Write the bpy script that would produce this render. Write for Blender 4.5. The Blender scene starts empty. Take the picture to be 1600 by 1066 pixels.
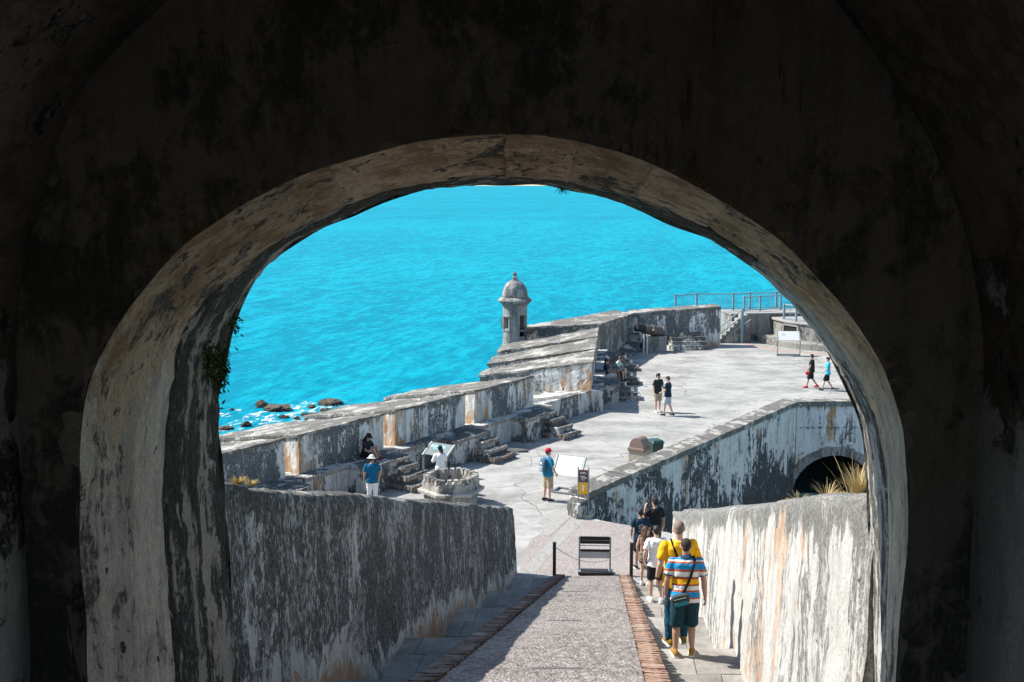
import bpy, math, random
from mathutils import Vector, Matrix, noise
C = bpy.context.scene.collection
R = math.radians
random.seed(7)

# ------------------------------------------------------------------ camera, sky, sun
FPX, EYE = 1720.0, 10.3
PITCH = math.atan(243 / FPX)
cd = bpy.data.cameras.new('camera'); cam = bpy.data.objects.new('camera', cd); C.objects.link(cam)
cam.location = (0, 0, EYE); cam.rotation_euler = (math.pi / 2 - PITCH, 0, 0)
cd.sensor_width = 36; cd.lens = 36 * FPX / 1600; cd.clip_start = .05; cd.clip_end = 200000
sc = bpy.context.scene; sc.camera = cam
SUN_EL = 47
SHX, SHY = .975, -.222            # the way shadows fall on the ground
w = bpy.data.worlds.new('World'); sc.world = w; w.use_nodes = True
wn = w.node_tree.nodes; wl = w.node_tree.links
sky = wn.new('ShaderNodeTexSky'); sky.sky_type = 'NISHITA'; sky.sun_disc = False
sky.sun_elevation = R(SUN_EL); sky.sun_rotation = math.atan2(-SHX, -SHY)
sky.altitude = 30; sky.air_density = 1.0; sky.dust_density = .6; sky.ozone_density = 1.0
tint = wn.new('ShaderNodeMix'); tint.data_type = 'RGBA'; tint.blend_type = 'MULTIPLY'; tint.inputs[0].default_value = 1
tint.inputs[7].default_value = (.96, 1.0, .97, 1)          # a touch of warmth, the same all over the sky
wl.new(sky.outputs[0], tint.inputs[6]); wl.new(tint.outputs[2], wn['Background'].inputs[0]); wn['Background'].inputs[1].default_value = .105
sl = bpy.data.lights.new('sun', 'SUN'); sun = bpy.data.objects.new('sun', sl); C.objects.link(sun)
sl.energy = 4.3; sl.angle = R(.53); sl.color = (1, .95, .87)
sd = Vector((SHX * math.cos(R(SUN_EL)), SHY * math.cos(R(SUN_EL)), -math.sin(R(SUN_EL))))
sun.rotation_euler = sd.to_track_quat('-Z', 'Y').to_euler(); sun.location = (-40, 20, 60)
vs = sc.view_settings; vs.view_transform = 'Standard'; vs.look = 'None'; vs.exposure = 1.12; vs.gamma = 1; vs.use_curve_mapping = False
sc.cycles.use_denoising = True
sc.cycles.max_bounces = 12; sc.cycles.diffuse_bounces = 10; sc.cycles.sample_clamp_indirect = 6

# ------------------------------------------------------------------ photograph geometry
cP, sP = math.cos(PITCH), math.sin(PITCH)
def ray(px, py):
    a = (px - 800) / FPX; b = (533 - py) / FPX
    return Vector((a, cP + b * sP, -sP + b * cP))
def on_z(px, py, z=0.0):
    d = ray(px, py); t = (z - EYE) / d.z
    return Vector((d.x * t, d.y * t, z))
def on_y(px, py, y):
    d = ray(px, py); t = y / d.y
    return Vector((d.x * t, y, EYE + d.z * t))

# ------------------------------------------------------------------ mesh building
def nz(p, f, s=0):
    return noise.noise_vector(Vector((p[0] * f + s, p[1] * f - s, p[2] * f + 2 * s)))

def setp(o, label=None, cat=None, group=None, kind=None):
    if label: o['label'] = label
    if cat: o['category'] = cat
    if group: o['group'] = group
    if kind: o['kind'] = kind
    return o

def thing(name, label, cat, loc=(0, 0, 0), rz=0, group=None):
    o = bpy.data.objects.new(name, None); C.objects.link(o)
    o.location = loc; o.rotation_euler = (0, 0, rz); o.empty_display_size = .2
    return setp(o, label, cat, group)

class MB:
    def __init__(s):
        s.v = []; s.f = []; s.dt = []; s.db = []
    def add(s, vs, fs, dt=None, db=None):
        n = len(s.v)
        s.v += [Vector(v) for v in vs]; s.f += [tuple(i + n for i in f) for f in fs]
        s.dt += dt or [1.0] * len(vs); s.db += db or [1.0] * len(vs)
        return s
    def grid(s, P, nu, nv, close_u=False, dt=None, db=None):
        n = len(s.v)
        for i in range(nu):
            for j in range(nv):
                s.v.append(Vector(P(i, j)))
                s.dt.append(dt(i, j) if dt else 1.0); s.db.append(db(i, j) if db else 1.0)
        for i in range(nu if close_u else nu - 1):
            for j in range(nv - 1):
                k = (i + 1) % nu
                s.f.append((n + i * nv + j, n + k * nv + j, n + k * nv + j + 1, n + i * nv + j + 1))
        return s
    def hexa(s, c, res=.3, amp=.0, freq=1.5, maxn=70, fine=0.0, skip=()):
        """eight corners: four below (anticlockwise from above), four above them; faces subdivided and roughened"""
        c = [Vector(x) for x in c]
        def ln(a, b): return (c[a] - c[b]).length
        nx = max(1, min(maxn, int(max(ln(0, 1), ln(3, 2), ln(4, 5), ln(7, 6)) / res + .5)))
        ny = max(1, min(maxn, int(max(ln(1, 2), ln(0, 3), ln(5, 6), ln(4, 7)) / res + .5)))
        nzz = max(1, min(maxn, int(max(ln(0, 4), ln(1, 5), ln(2, 6), ln(3, 7)) / res + .5)))
        idx = {}; n0 = len(s.v)
        def vert(i, j, k):
            key = (i, j, k)
            if key in idx: return idx[key]
            u, v, t = i / nx, j / ny, k / nzz
            b = c[0] * (1 - u) * (1 - v) + c[1] * u * (1 - v) + c[2] * u * v + c[3] * (1 - u) * v
            tp = c[4] * (1 - u) * (1 - v) + c[5] * u * (1 - v) + c[6] * u * v + c[7] * (1 - u) * v
            p = b * (1 - t) + tp * t; h = (tp - b).length
            if amp: p = p + nz(p, freq) * amp
            if fine: p = p + nz(p, freq * 5.3, 3) * fine
            idx[key] = len(s.v); s.v.append(p); s.dt.append((1 - t) * h); s.db.append(t * h)
            return idx[key]
        def face(a, n1, n2, fix, flip):
            for i in range(n1):
                for j in range(n2):
                    q = []
                    for (di, dj) in ((0, 0), (1, 0), (1, 1), (0, 1)):
                        e = [0, 0, 0]; ax = [x for x in range(3) if x != a]
                        e[a] = fix; e[ax[0]] = i + di; e[ax[1]] = j + dj
                        q.append(vert(*e))
                    s.f.append(tuple(q[::-1] if flip else q))
        if 'b' not in skip: face(2, nx, ny, 0, True)
        if 't' not in skip: face(2, nx, ny, nzz, False)
        if 'y0' not in skip: face(1, nx, nzz, 0, False)
        if 'y1' not in skip: face(1, nx, nzz, ny, True)
        if 'x0' not in skip: face(0, ny, nzz, 0, True)
        if 'x1' not in skip: face(0, ny, nzz, nx, False)
        return s
    def quadbox(s, q, z0, z1, **k):
        """q: four ground points anticlockwise; z0, z1 numbers or four values"""
        z0 = z0 if hasattr(z0, '__len__') else [z0] * 4; z1 = z1 if hasattr(z1, '__len__') else [z1] * 4
        return s.hexa([(q[i][0], q[i][1], z0[i]) for i in range(4)] + [(q[i][0], q[i][1], z1[i]) for i in range(4)], **k)
    def box(s, c, d, M=None):
        x, y, z = d[0] / 2, d[1] / 2, d[2] / 2
        vs = [Vector((a, b, e)) for e in (-z, z) for (a, b) in ((-x, -y), (x, -y), (x, y), (-x, y))]
        if M is not None: vs = [M @ v for v in vs]
        vs = [v + Vector(c) for v in vs]
        return s.add(vs, [(3, 2, 1, 0), (4, 5, 6, 7), (0, 1, 5, 4), (1, 2, 6, 5), (2, 3, 7, 6), (3, 0, 4, 7)])
    def rings(s, rs, cap=True):
        n0 = len(s.v); m = len(rs[0])
        for r in rs:
            for p in r: s.v.append(Vector(p)); s.dt.append(1.0); s.db.append(1.0)
        for i in range(len(rs) - 1):
            for j in range(m):
                k = (j + 1) % m
                s.f.append((n0 + i * m + j, n0 + i * m + k, n0 + (i + 1) * m + k, n0 + (i + 1) * m + j))
        if cap:
            s.f.append(tuple(n0 + j for j in range(m))[::-1])
            s.f.append(tuple(n0 + (len(rs) - 1) * m + j for j in range(m)))
        return s
    def tube(s, pts, rad, seg=8, rnd=False, flat=1.0):
        pts = [Vector(p) for p in pts]
        rad = list(rad) if hasattr(rad, '__len__') else [rad] * len(pts)
        if rnd:
            d0 = (pts[0] - pts[1]).normalized(); d1 = (pts[-1] - pts[-2]).normalized()
            a = [pts[0] + d0 * rad[0] * .95, pts[0] + d0 * rad[0] * .6]; b = [pts[-1] + d1 * rad[-1] * .6, pts[-1] + d1 * rad[-1] * .95]
            pts = a + pts + b; rad = [rad[0] * .3, rad[0] * .8] + rad + [rad[-1] * .8, rad[-1] * .3]
        rs = []; up = None
        for i, p in enumerate(pts):
            d = (pts[min(i + 1, len(pts) - 1)] - pts[max(i - 1, 0)])
            d = d.normalized() if d.length > 1e-9 else Vector((0, 0, 1))
            if up is None:
                up = Vector((1, 0, 0)) if abs(d.x) < .8 else Vector((0, 1, 0))
            x = (up - d * up.dot(d)).normalized(); y = d.cross(x); up = x
            rs.append([p + x * math.cos(2 * math.pi * k / seg) * rad[i] + y * math.sin(2 * math.pi * k / seg) * rad[i] * flat for k in range(seg)])
        return s.rings(rs)
    def lathe(s, prof, seg=24, c=(0, 0, 0), a0=0.0):
        c = Vector(c)
        return s.rings([[c + Vector((r * math.cos(a0 + 2 * math.pi * k / seg), r * math.sin(a0 + 2 * math.pi * k / seg), z)) for k in range(seg)] for r, z in prof])
    def ell(s, c, r, seg=14, M=None):
        c = Vector(c); rs = []; n = max(6, seg // 2 + 2)
        for i in range(n):
            t = math.pi * (i + .15) / (n - .7)
            ring = []
            for k in range(seg):
                a = 2 * math.pi * k / seg
                p = Vector((r[0] * math.sin(t) * math.cos(a), r[1] * math.sin(t) * math.sin(a), -r[2] * math.cos(t)))
                ring.append(c + (M @ p if M is not None else p))
            rs.append(ring)
        return s.rings(rs)
    def build(s, name, mat, parent=None, local=False, smooth=False, bev=0, kind=None, label=None, cat=None, group=None, rem=0, sm=2, thick=0, fold=0):
        off = Vector((0, 0, 0)); vs = s.v
        if parent is not None and not local:
            o = parent; M = Matrix.Identity(4)
            while o is not None: M = Matrix.LocRotScale(o.location, o.rotation_euler, o.scale) @ M; o = o.parent
            Mi = M.inverted(); vs = [Mi @ v for v in vs]
        me = bpy.data.meshes.new(name)
        me.from_pydata([tuple(v) for v in vs], [], s.f)
        a = me.attributes.new('dt', 'FLOAT', 'POINT'); a.data.foreach_set('value', s.dt)
        a = me.attributes.new('db', 'FLOAT', 'POINT'); a.data.foreach_set('value', s.db)
        if smooth: me.polygons.foreach_set('use_smooth', [True] * len(me.polygons))
        me.materials.append(mat); me.update()
        return obj(name, me, parent, bev, kind, label, cat, group, rem, sm, thick, fold)

CLOUD = bpy.data.textures.new('folds', 'CLOUDS'); CLOUD.noise_scale = .09; CLOUD.noise_depth = 1
def obj(name, me, parent=None, bev=0, kind=None, label=None, cat=None, group=None, rem=0, sm=2, thick=0, fold=0):
    o = bpy.data.objects.new(name, me); C.objects.link(o); o.parent = parent
    if thick:
        m = o.modifiers.new('thick', 'SOLIDIFY'); m.thickness = thick; m.offset = 0
    if rem:
        m = o.modifiers.new('join', 'REMESH'); m.mode = 'VOXEL'; m.voxel_size = rem; m.use_smooth_shade = True
        m = o.modifiers.new('smooth', 'SMOOTH'); m.iterations = sm; m.factor = .5
        if fold:
            m = o.modifiers.new('fold', 'DISPLACE'); m.texture = CLOUD; m.strength = fold; m.mid_level = .5; m.texture_coords = 'LOCAL'
    if bev:
        m = o.modifiers.new('edge', 'BEVEL'); m.width = bev; m.segments = 2; m.limit_method = 'ANGLE'
    setp(o, label, cat, group, kind)
    return o

# ------------------------------------------------------------------ materials
class NT:
    def __init__(s, name):
        s.m = bpy.data.materials.new(name); s.m.use_nodes = True
        s.t = s.m.node_tree; s.p = s.t.nodes['Principled BSDF']
        s.p.inputs['Roughness'].default_value = .9
        s.p.inputs['Specular IOR Level'].default_value = .2
    def n(s, ty, **k):
        x = s.t.nodes.new(ty)
        for a, b in k.items(): setattr(x, a, b)
        return x
    def put(s, sock, v):
        if isinstance(v, bpy.types.NodeSocket): s.t.links.new(v, sock)
        elif hasattr(v, '__len__'): sock.default_value = tuple(v) + ((1,) if len(v) == 3 and len(sock.default_value) == 4 else ())
        else: sock.default_value = v
    def pos(s): return s.n('ShaderNodeNewGeometry').outputs['Position']
    def ob(s): return s.n('ShaderNodeTexCoord').outputs['Object']
    def attr(s, a): return s.n('ShaderNodeAttribute', attribute_name=a).outputs['Fac']
    def rnd(s): return s.n('ShaderNodeObjectInfo').outputs['Random']
    def scale(s, v, sc_, loc=(0, 0, 0), rot=(0, 0, 0)):
        x = s.n('ShaderNodeMapping'); s.put(x.inputs['Vector'], v); x.inputs['Scale'].default_value = sc_; x.inputs['Location'].default_value = loc; x.inputs['Rotation'].default_value = rot
        return x.outputs[0]
    def noise(s, v, sc_=1, det=6, ro=.6, di=0):
        x = s.n('ShaderNodeTexNoise'); s.put(x.inputs['Vector'], v); x.inputs['Scale'].default_value = sc_; x.inputs['Detail'].default_value = det; x.inputs['Roughness'].default_value = ro; x.inputs['Distortion'].default_value = di
        return x.outputs['Fac']
    def vor(s, v, sc_=1, feat='F1', out='Distance', rand=1):
        x = s.n('ShaderNodeTexVoronoi', feature=feat); s.put(x.inputs['Vector'], v); x.inputs['Scale'].default_value = sc_; x.inputs['Randomness'].default_value = rand
        return x.outputs[out]
    def mr(s, v, a, b, c=0, d=1):
        x = s.n('ShaderNodeMapRange'); x.interpolation_type = 'SMOOTHSTEP' if a < b else 'LINEAR'
        s.put(x.inputs['Value'], v); s.put(x.inputs['From Min'], a); s.put(x.inputs['From Max'], b); s.put(x.inputs['To Min'], c); s.put(x.inputs['To Max'], d)
        return x.outputs[0]
    def ma(s, op, a, b=0.0):
        x = s.n('ShaderNodeMath', operation=op); s.put(x.inputs[0], a); s.put(x.inputs[1], b)
        return x.outputs[0]
    def mix(s, f, a, b, mode='MIX'):
        x = s.n('ShaderNodeMix', data_type='RGBA', blend_type=mode); s.put(x.inputs[0], f); s.put(x.inputs[6], a); s.put(x.inputs[7], b)
        return x.outputs[2]
    def ramp(s, v, st, const=False):
        x = s.n('ShaderNodeValToRGB'); s.put(x.inputs[0], v); e = x.color_ramp
        if const: e.interpolation = 'CONSTANT'
        while len(e.elements) < len(st): e.elements.new(.5)
        for i, (p, c) in enumerate(st): e.elements[i].position = p; e.elements[i].color = tuple(c) + (1,)
        return x.outputs[0]
    def bump(s, h, dist=.02, st=1.0):
        x = s.n('ShaderNodeBump'); s.put(x.inputs['Height'], h); x.inputs['Distance'].default_value = dist; x.inputs['Strength'].default_value = st
        s.t.links.new(x.outputs[0], s.p.inputs['Normal'])
    def col(s, c): s.put(s.p.inputs['Base Color'], c); return s
    def set(s, **k):
        for a, b in k.items(): s.put(s.p.inputs[a.replace('_', ' ')], b)
        return s

def flat(name, c, ro=.8, var=.15, sc_=25, metal=0, spec=.3, bump=.002):
    t = NT(name); f = t.noise(t.ob(), sc_, 4)
    c2 = tuple(x * (1 - var) for x in c); c3 = tuple(min(1, x * (1 + var)) for x in c)
    t.col(t.mix(f, c2, c3)).set(Roughness=ro, Metallic=metal, Specular_IOR_Level=spec)
    if bump: t.bump(f, bump, .6)
    return t.m

def plaster(name, white=(.62, .61, .585), grey=(.40, .40, .385), dark=(.045, .046, .046), dark2=(.17, .17, .165), orange=(.44, .26, .15),
            cov=.5, edge=.05, streak=.5, och=.5, top=.25, topw=.5, foot=0.0, footh=.6, peel=0.0, spots=.66, big=.55, seed=0.0, rough=1.0, salt=.4, vs_=.38, grey_cov=.5, upper=None, fine=1.0, ends=0.0):
    """old lime plaster on masonry: white coat, ochre underlayers where it peeled, black lichen in ragged patches and runs"""
    t = NT(name); P = t.scale(t.pos(), (1, 1, 1), (seed, seed * .7, seed * 1.3))
    warp = t.n('ShaderNodeTexNoise'); t.put(warp.inputs['Vector'], P); warp.inputs['Scale'].default_value = 2.6; warp.inputs['Detail'].default_value = 4
    wv = t.n('ShaderNodeVectorMath', operation='MULTIPLY_ADD'); t.put(wv.inputs[0], warp.outputs['Color']); wv.inputs[1].default_value = (.35, .35, .35); t.put(wv.inputs[2], P)
    Pw = wv.outputs[0]
    Pv = t.scale(Pw, (1, 1, vs_)); Ps = t.scale(P, (1, 1, .07))
    dt = t.attr('dt'); N = lambda v: t.mr(v, .28, .72)
    nb = N(t.noise(Pv, big, 9, .62, .2)); nf = N(t.noise(t.scale(Pw, (1, 1, .6)), 8, 8, .74)); ns = N(t.noise(Ps, 6.5, 6, .62, .1)); nm = N(t.noise(Pv, 2.4, 9, .7, .3))
    n3 = t.noise(t.scale(P, (1, 1, .7)), 34 * fine, 4, .7); n4 = t.noise(t.scale(P, (1, 1, .8)), 90 * fine, 3, .6)
    # limewash with grey runs
    gm = t.mr(t.ma('ADD', t.ma('MULTIPLY', nm, .55), t.ma('MULTIPLY', ns, .45)), 1 - grey_cov - .12, 1 - grey_cov + .2)
    base = t.mix(gm, white, grey)
    base = t.mix(t.mr(n3, .40, .66, .42, 0), base, tuple(x * .60 for x in white))
    # ochre underlayer
    on_ = t.ma('ADD', t.ma('MULTIPLY', N(t.noise(t.scale(Pw, (1, 1, .3), (9, 3, 1)), 1.0, 8, .66, .3)), .7), t.ma('MULTIPLY', ns, .3))
    om = t.mr(on_, 1 - och * .62, 1 - och * .62 + .06)
    oc = t.mix(N(t.noise(t.scale(P, (1, 1, .25)), 4, 6, .7)), tuple(x * .62 for x in orange), (orange[0] * 1.15, orange[1] * 1.45, orange[2] * 1.9))
    if och < .02: om = 0.0
    base = t.mix(om, base, oc)
    # lichen: patches, runs and grain; heavier along the coping
    w1, w2, w3, w4 = .50, .26, .24, .34 * streak
    s1 = t.ma('ADD', t.ma('ADD', t.ma('MULTIPLY', nb, w1), t.ma('MULTIPLY', nm, w2)), t.ma('ADD', t.ma('MULTIPLY', nf, w3), t.ma('MULTIPLY', ns, w4)))
    s1 = t.ma('ADD', s1, t.mr(dt, 0.0, topw, top, 0))
    db = t.attr('db')
    if ends:
        e1 = t.ma('ADD', db, t.ma('MULTIPLY', t.ma('SUBTRACT', nm, .5), .9)); e2 = t.ma('ADD', t.ma('SUBTRACT', ends, db), t.ma('MULTIPLY', t.ma('SUBTRACT', nb, .5), .9))
        s1 = t.ma('SUBTRACT', s1, t.ma('ADD', t.mr(e1, .25, 1.5, .40, 0), t.mr(e2, .1, .75, .42, 0))); s1 = t.ma('ADD', s1, .09)
        eo = t.ma('MULTIPLY', t.mr(e1, .35, .75, 1, 0), t.mr(t.noise(t.scale(Pw, (1, 1, .35), (1, 2, 3)), 1.9, 7, .66), .45, .56))
        base = t.mix(eo, base, oc)
    if foot: s1 = t.ma('ADD', s1, t.mr(db, 0.0, footh, foot, 0))
    if peel: s1 = t.ma('SUBTRACT', s1, t.ma('MULTIPLY', t.mr(t.ma('ADD', db, t.ma('MULTIPLY', t.ma('ADD', nb, nm), peel * .9)), peel * 1.55, peel * 1.50), .55))
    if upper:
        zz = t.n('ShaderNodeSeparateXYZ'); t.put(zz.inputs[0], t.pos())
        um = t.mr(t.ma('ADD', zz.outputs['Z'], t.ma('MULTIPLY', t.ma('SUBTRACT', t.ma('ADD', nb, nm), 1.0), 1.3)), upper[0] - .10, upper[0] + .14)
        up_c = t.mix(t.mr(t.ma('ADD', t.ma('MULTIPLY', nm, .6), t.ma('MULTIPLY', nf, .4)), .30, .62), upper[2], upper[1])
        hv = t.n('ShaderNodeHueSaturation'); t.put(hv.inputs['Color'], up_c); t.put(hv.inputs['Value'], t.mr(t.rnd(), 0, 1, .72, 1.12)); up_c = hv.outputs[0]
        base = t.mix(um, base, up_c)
    th = (w1 + w2 + w3 + w4) * .5 + (.5 - cov) * .95
    dm = t.mr(s1, th - edge, th + edge)
    dc = t.mix(t.mr(n3, .36, .68), dark, dark2)
    dc = t.mix(t.mr(n4, .45, .7, 0, .6), dc, tuple(x * 1.25 for x in dark2))
    if salt:
        nsa = t.ma('ADD', t.ma('MULTIPLY', t.noise(t.scale(P, (1, 1, .38), (3, 1, 2)), 24, 8, .72), .7), t.ma('MULTIPLY', nm, .18)); nsa = t.ma('ADD', nsa, .06)
        dc = t.mix(t.mr(nsa, .60 - salt * .12, .68 - salt * .12, 0, .9), dc, tuple(x * .72 for x in white))
    if peel:
        pm = t.mr(t.ma('ADD', db, t.ma('MULTIPLY', t.ma('ADD', nb, nm), peel * .85)), peel * 1.12, peel * 1.07)
        base = t.mix(pm, base, t.mix(nm, oc, tuple(x * .8 for x in orange)))
    colr = t.mix(dm, base, dc)
    sp = t.mr(t.noise(t.scale(Pw, (1, 1, .6), (4, 4, 4)), 5.5, 6, .66), spots, spots + .03)
    colr = t.mix(sp, colr, dark)
    rs = t.mr(t.noise(t.scale(P, (1, 1, .045), (2, 7, 0)), 11, 5, .65), .52, .68)
    colr = t.mix(t.ma('MULTIPLY', rs, min(.75, .5 * streak)), colr, (.22, .22, .21))
    t.col(colr); t.set(Roughness=.95, Specular_IOR_Level=.1)
    h = t.ma('ADD', t.ma('MULTIPLY', t.ma('SUBTRACT', 1.0, om), .45), t.ma('MULTIPLY', nf, .55))
    h = t.ma('ADD', h, t.ma('ADD', t.ma('MULTIPLY', n3, .55), t.ma('MULTIPLY', n4, .2))); h = t.ma('SUBTRACT', h, t.ma('MULTIPLY', sp, .8))
    h = t.ma('ADD', h, t.ma('MULTIPLY', t.ma('SUBTRACT', 1.0, dm), .35))
    t.bump(h, .03 * rough, .9)
    return t.m

M = {}
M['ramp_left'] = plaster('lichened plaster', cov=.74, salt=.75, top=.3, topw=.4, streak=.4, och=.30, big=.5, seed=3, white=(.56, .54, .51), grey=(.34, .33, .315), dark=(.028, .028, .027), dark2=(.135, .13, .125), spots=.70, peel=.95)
M['ramp_right'] = plaster('white streaked plaster', cov=.38, edge=.06, top=.42, topw=.55, streak=.8, och=.60, orange=(.55, .35, .22), big=.75, seed=8, white=(.57, .56, .535), grey=(.42, .42, .405), dark=(.10, .10, .096), dark2=(.27, .265, .25), salt=.4, vs_=.2, spots=.655, grey_cov=.42)
M['merlon'] = plaster('patchy parapet plaster', cov=.48, edge=.04, top=.20, topw=.35, streak=.5, och=.52, orange=(.48, .265, .135), big=.5, seed=2, ends=4.12, dark=(.05, .054, .056), dark2=(.20, .205, .205), salt=.55, spots=.64, white=(.74, .73, .71))
M['parapet_base'] = plaster('parapet base plaster', cov=.38, edge=.05, top=.1, topw=.2, streak=.6, och=.50, big=.6, seed=6, spots=.64, foot=.15)
M['retain'] = plaster('retaining wall plaster', cov=.40, edge=.03, top=.0, topw=.3, streak=.45, och=.54, orange=(.56, .35, .21), big=.34, seed=21, foot=.42, footh=4.6, white=(.72, .70, .67), grey=(.54, .53, .51), dark=(.026, .026, .025), dark2=(.11, .11, .11), salt=.2, spots=.67, vs_=.6)
M['retain_end'] = plaster('lower court plaster', cov=.27, edge=.03, top=.12, topw=.3, streak=.8, och=.58, orange=(.50, .27, .13), big=.5, seed=31, white=(.72, .72, .72), grey=(.54, .54, .54), spots=.62)
M['coping'] = plaster('dark weathered coping', cov=.60, top=0, streak=.1, och=.0, white=(.40, .39, .36), grey=(.28, .27, .25), dark=(.06, .058, .054), dark2=(.20, .19, .175), big=1.2, seed=5, spots=.68, salt=.5, vs_=1)
M['top'] = plaster('lichened parapet top', cov=.60, top=0, streak=.1, och=.15, white=(.44, .43, .40), grey=(.30, .29, .27), dark=(.06, .057, .053), dark2=(.19, .18, .165), big=.7, seed=15, spots=.66, salt=.6, vs_=1)
M['stone'] = plaster('weathered stone', cov=.42, top=0, streak=.4, och=.2, white=(.32, .305, .285), grey=(.22, .215, .20), dark=(.06, .058, .056), dark2=(.18, .175, .165), big=1.1, seed=12, spots=.67)
M['step_stone'] = plaster('black lichened step masonry', cov=.56, top=.12, topw=.15, streak=.3, och=.38, white=(.58, .57, .54), dark=(.04, .041, .041), dark2=(.15, .15, .145), big=1.3, seed=17, spots=.66, vs_=.7)
M['garita'] = plaster('grey sentry box render', cov=.36, edge=.14, top=0, streak=1.0, och=.0, white=(.34, .335, .325), grey=(.22, .22, .215), dark=(.07, .07, .07), dark2=(.15, .15, .145), big=1.2, seed=4, spots=.74)
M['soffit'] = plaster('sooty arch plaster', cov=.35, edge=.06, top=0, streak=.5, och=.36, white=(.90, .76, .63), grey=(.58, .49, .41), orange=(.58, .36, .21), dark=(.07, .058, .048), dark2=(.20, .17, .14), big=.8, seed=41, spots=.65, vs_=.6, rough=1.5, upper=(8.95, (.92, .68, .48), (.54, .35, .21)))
M['soffit_out'] = plaster('black streaked jamb', cov=.60, edge=.05, top=0, streak=.7, och=.35, white=(.50, .43, .36), grey=(.30, .27, .24), orange=(.38, .26, .14), dark=(.028, .028, .025), dark2=(.10, .095, .08), big=1.0, seed=47, spots=.70, vs_=.24, rough=1.5, salt=.25)  # black lichen streaks, plus the turned-away reveal's shade put into the colour
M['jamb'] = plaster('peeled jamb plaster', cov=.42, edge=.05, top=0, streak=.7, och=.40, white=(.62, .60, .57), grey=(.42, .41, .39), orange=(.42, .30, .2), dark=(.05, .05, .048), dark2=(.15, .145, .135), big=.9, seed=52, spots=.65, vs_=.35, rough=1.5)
M['vault'] = plaster('damp vault plaster', cov=.52, edge=.09, top=0, streak=.3, och=.3, white=(.62, .50, .42), grey=(.44, .36, .30), orange=(.42, .25, .14), dark=(.15, .135, .115), dark2=(.24, .21, .175), big=.6, seed=60, spots=.70, vs_=.7, rough=1.2)
M['side_wall'] = plaster('tunnel side plaster', cov=.30, edge=.05, top=0, streak=.3, och=.25, white=(.82, .79, .76), grey=(.58, .56, .53), orange=(.36, .25, .17), dark=(.04, .038, .035), dark2=(.12, .11, .10), big=.6, seed=66, spots=.68, vs_=.6, rough=1.5, upper=(9.05, (.42, .33, .26), (.24, .19, .15)))  # upper tones darkened: the vault's shade is put into the colour
M['limewash'] = flat('pale limewash to bounce light', (.78, .72, .66), .95, .1, 2)  # colour of the unseen back wall, raised to bounce light into the passage
M['model'] = plaster('model masonry', cov=.36, top=.12, topw=.12, streak=.5, och=.15, white=(.46, .44, .40), grey=(.34, .32, .29), dark=(.07, .07, .065), dark2=(.2, .19, .18), big=2.5, seed=71, spots=.66)

def concrete():
    t = NT('old terrace concrete'); P = t.pos(); P2 = t.scale(P, (.7, 1, 1))
    a = t.noise(P2, .55, 10, .72, .2); b = t.noise(P2, 2.6, 9, .74); d = t.noise(P, 22, 5, .7)
    c = t.mix(t.mr(a, .36, .62), (.185, .184, .176), (.365, .36, .345))
    c = t.mix(t.ma('MULTIPLY', t.mr(b, .50, .66), .7), c, (.23, .23, .22))
    c = t.mix(t.ma('MULTIPLY', t.mr(b, .5, .28), .5), c, (.43, .42, .40))
    # poured bays differ a little in tone
    cell = t.vor(t.scale(P, (.22, .16, 1), (0, 0, 0), (0, 0, .5)), 1, 'F1', 'Color')
    bw = t.n('ShaderNodeRGBToBW'); t.put(bw.inputs[0], cell)
    c = t.mix(t.mr(bw.outputs[0], .35, .65, 0, .22), c, (.30, .30, .29))
    w_ = t.n('ShaderNodeVectorMath', operation='ADD'); t.put(w_.inputs[0], P)
    nx = t.n('ShaderNodeTexNoise'); t.put(nx.inputs['Vector'], P); nx.inputs['Scale'].default_value = .8; nx.inputs['Detail'].default_value = 5
    sc2 = t.n('ShaderNodeVectorMath', operation='SCALE'); t.put(sc2.inputs[0], nx.outputs['Color']); sc2.inputs['Scale'].default_value = 1.6
    t.put(w_.inputs[1], sc2.outputs[0])
    ck = t.vor(w_.outputs[0], .16, 'DISTANCE_TO_EDGE')
    crack = t.mr(ck, .008, .001); crack = t.ma('MULTIPLY', crack, t.mr(t.noise(P, .5, 3), .42, .6))
    c = t.mix(t.ma('MULTIPLY', crack, .8), c, (.10, .10, .095))
    rp = t.n('ShaderNodeSeparateXYZ'); t.put(rp.inputs[0], t.scale(P, (1, 1, 1), (0, 0, 0), (0, 0, R(-31))))
    wob = t.ma('MULTIPLY', t.ma('SUBTRACT', t.noise(P, 1.3, 4), .5), .10)
    for ax, stp in (('X', 4.3), ('Y', 3.4)):
        fr = t.ma('ABSOLUTE', t.ma('SUBTRACT', t.ma('FRACT', t.ma('DIVIDE', t.ma('ADD', rp.outputs[ax], wob), stp)), .5))
        jn = t.ma('MULTIPLY', t.mr(fr, .4945, .4985), t.mr(t.noise(P, .35, 4), .40, .58))
        c = t.mix(t.ma('MULTIPLY', jn, .6), c, (.11, .11, .105))
    st = t.mr(t.noise(t.scale(P, (.8, 1.2, 1), (5, 1, 0)), 1.1, 9, .75), .58, .70)
    c = t.mix(t.ma('MULTIPLY', st, .6), c, (.17, .17, .16))
    c = t.mix(t.ma('MULTIPLY', t.mr(d, .42, .70), .4), c, (.20, .20, .19))
    t.col(c); t.bump(t.ma('SUBTRACT', t.ma('ADD', t.ma('MULTIPLY', b, .6), t.ma('MULTIPLY', d, .35)), crack), .02, .6)
    return t.m
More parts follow.
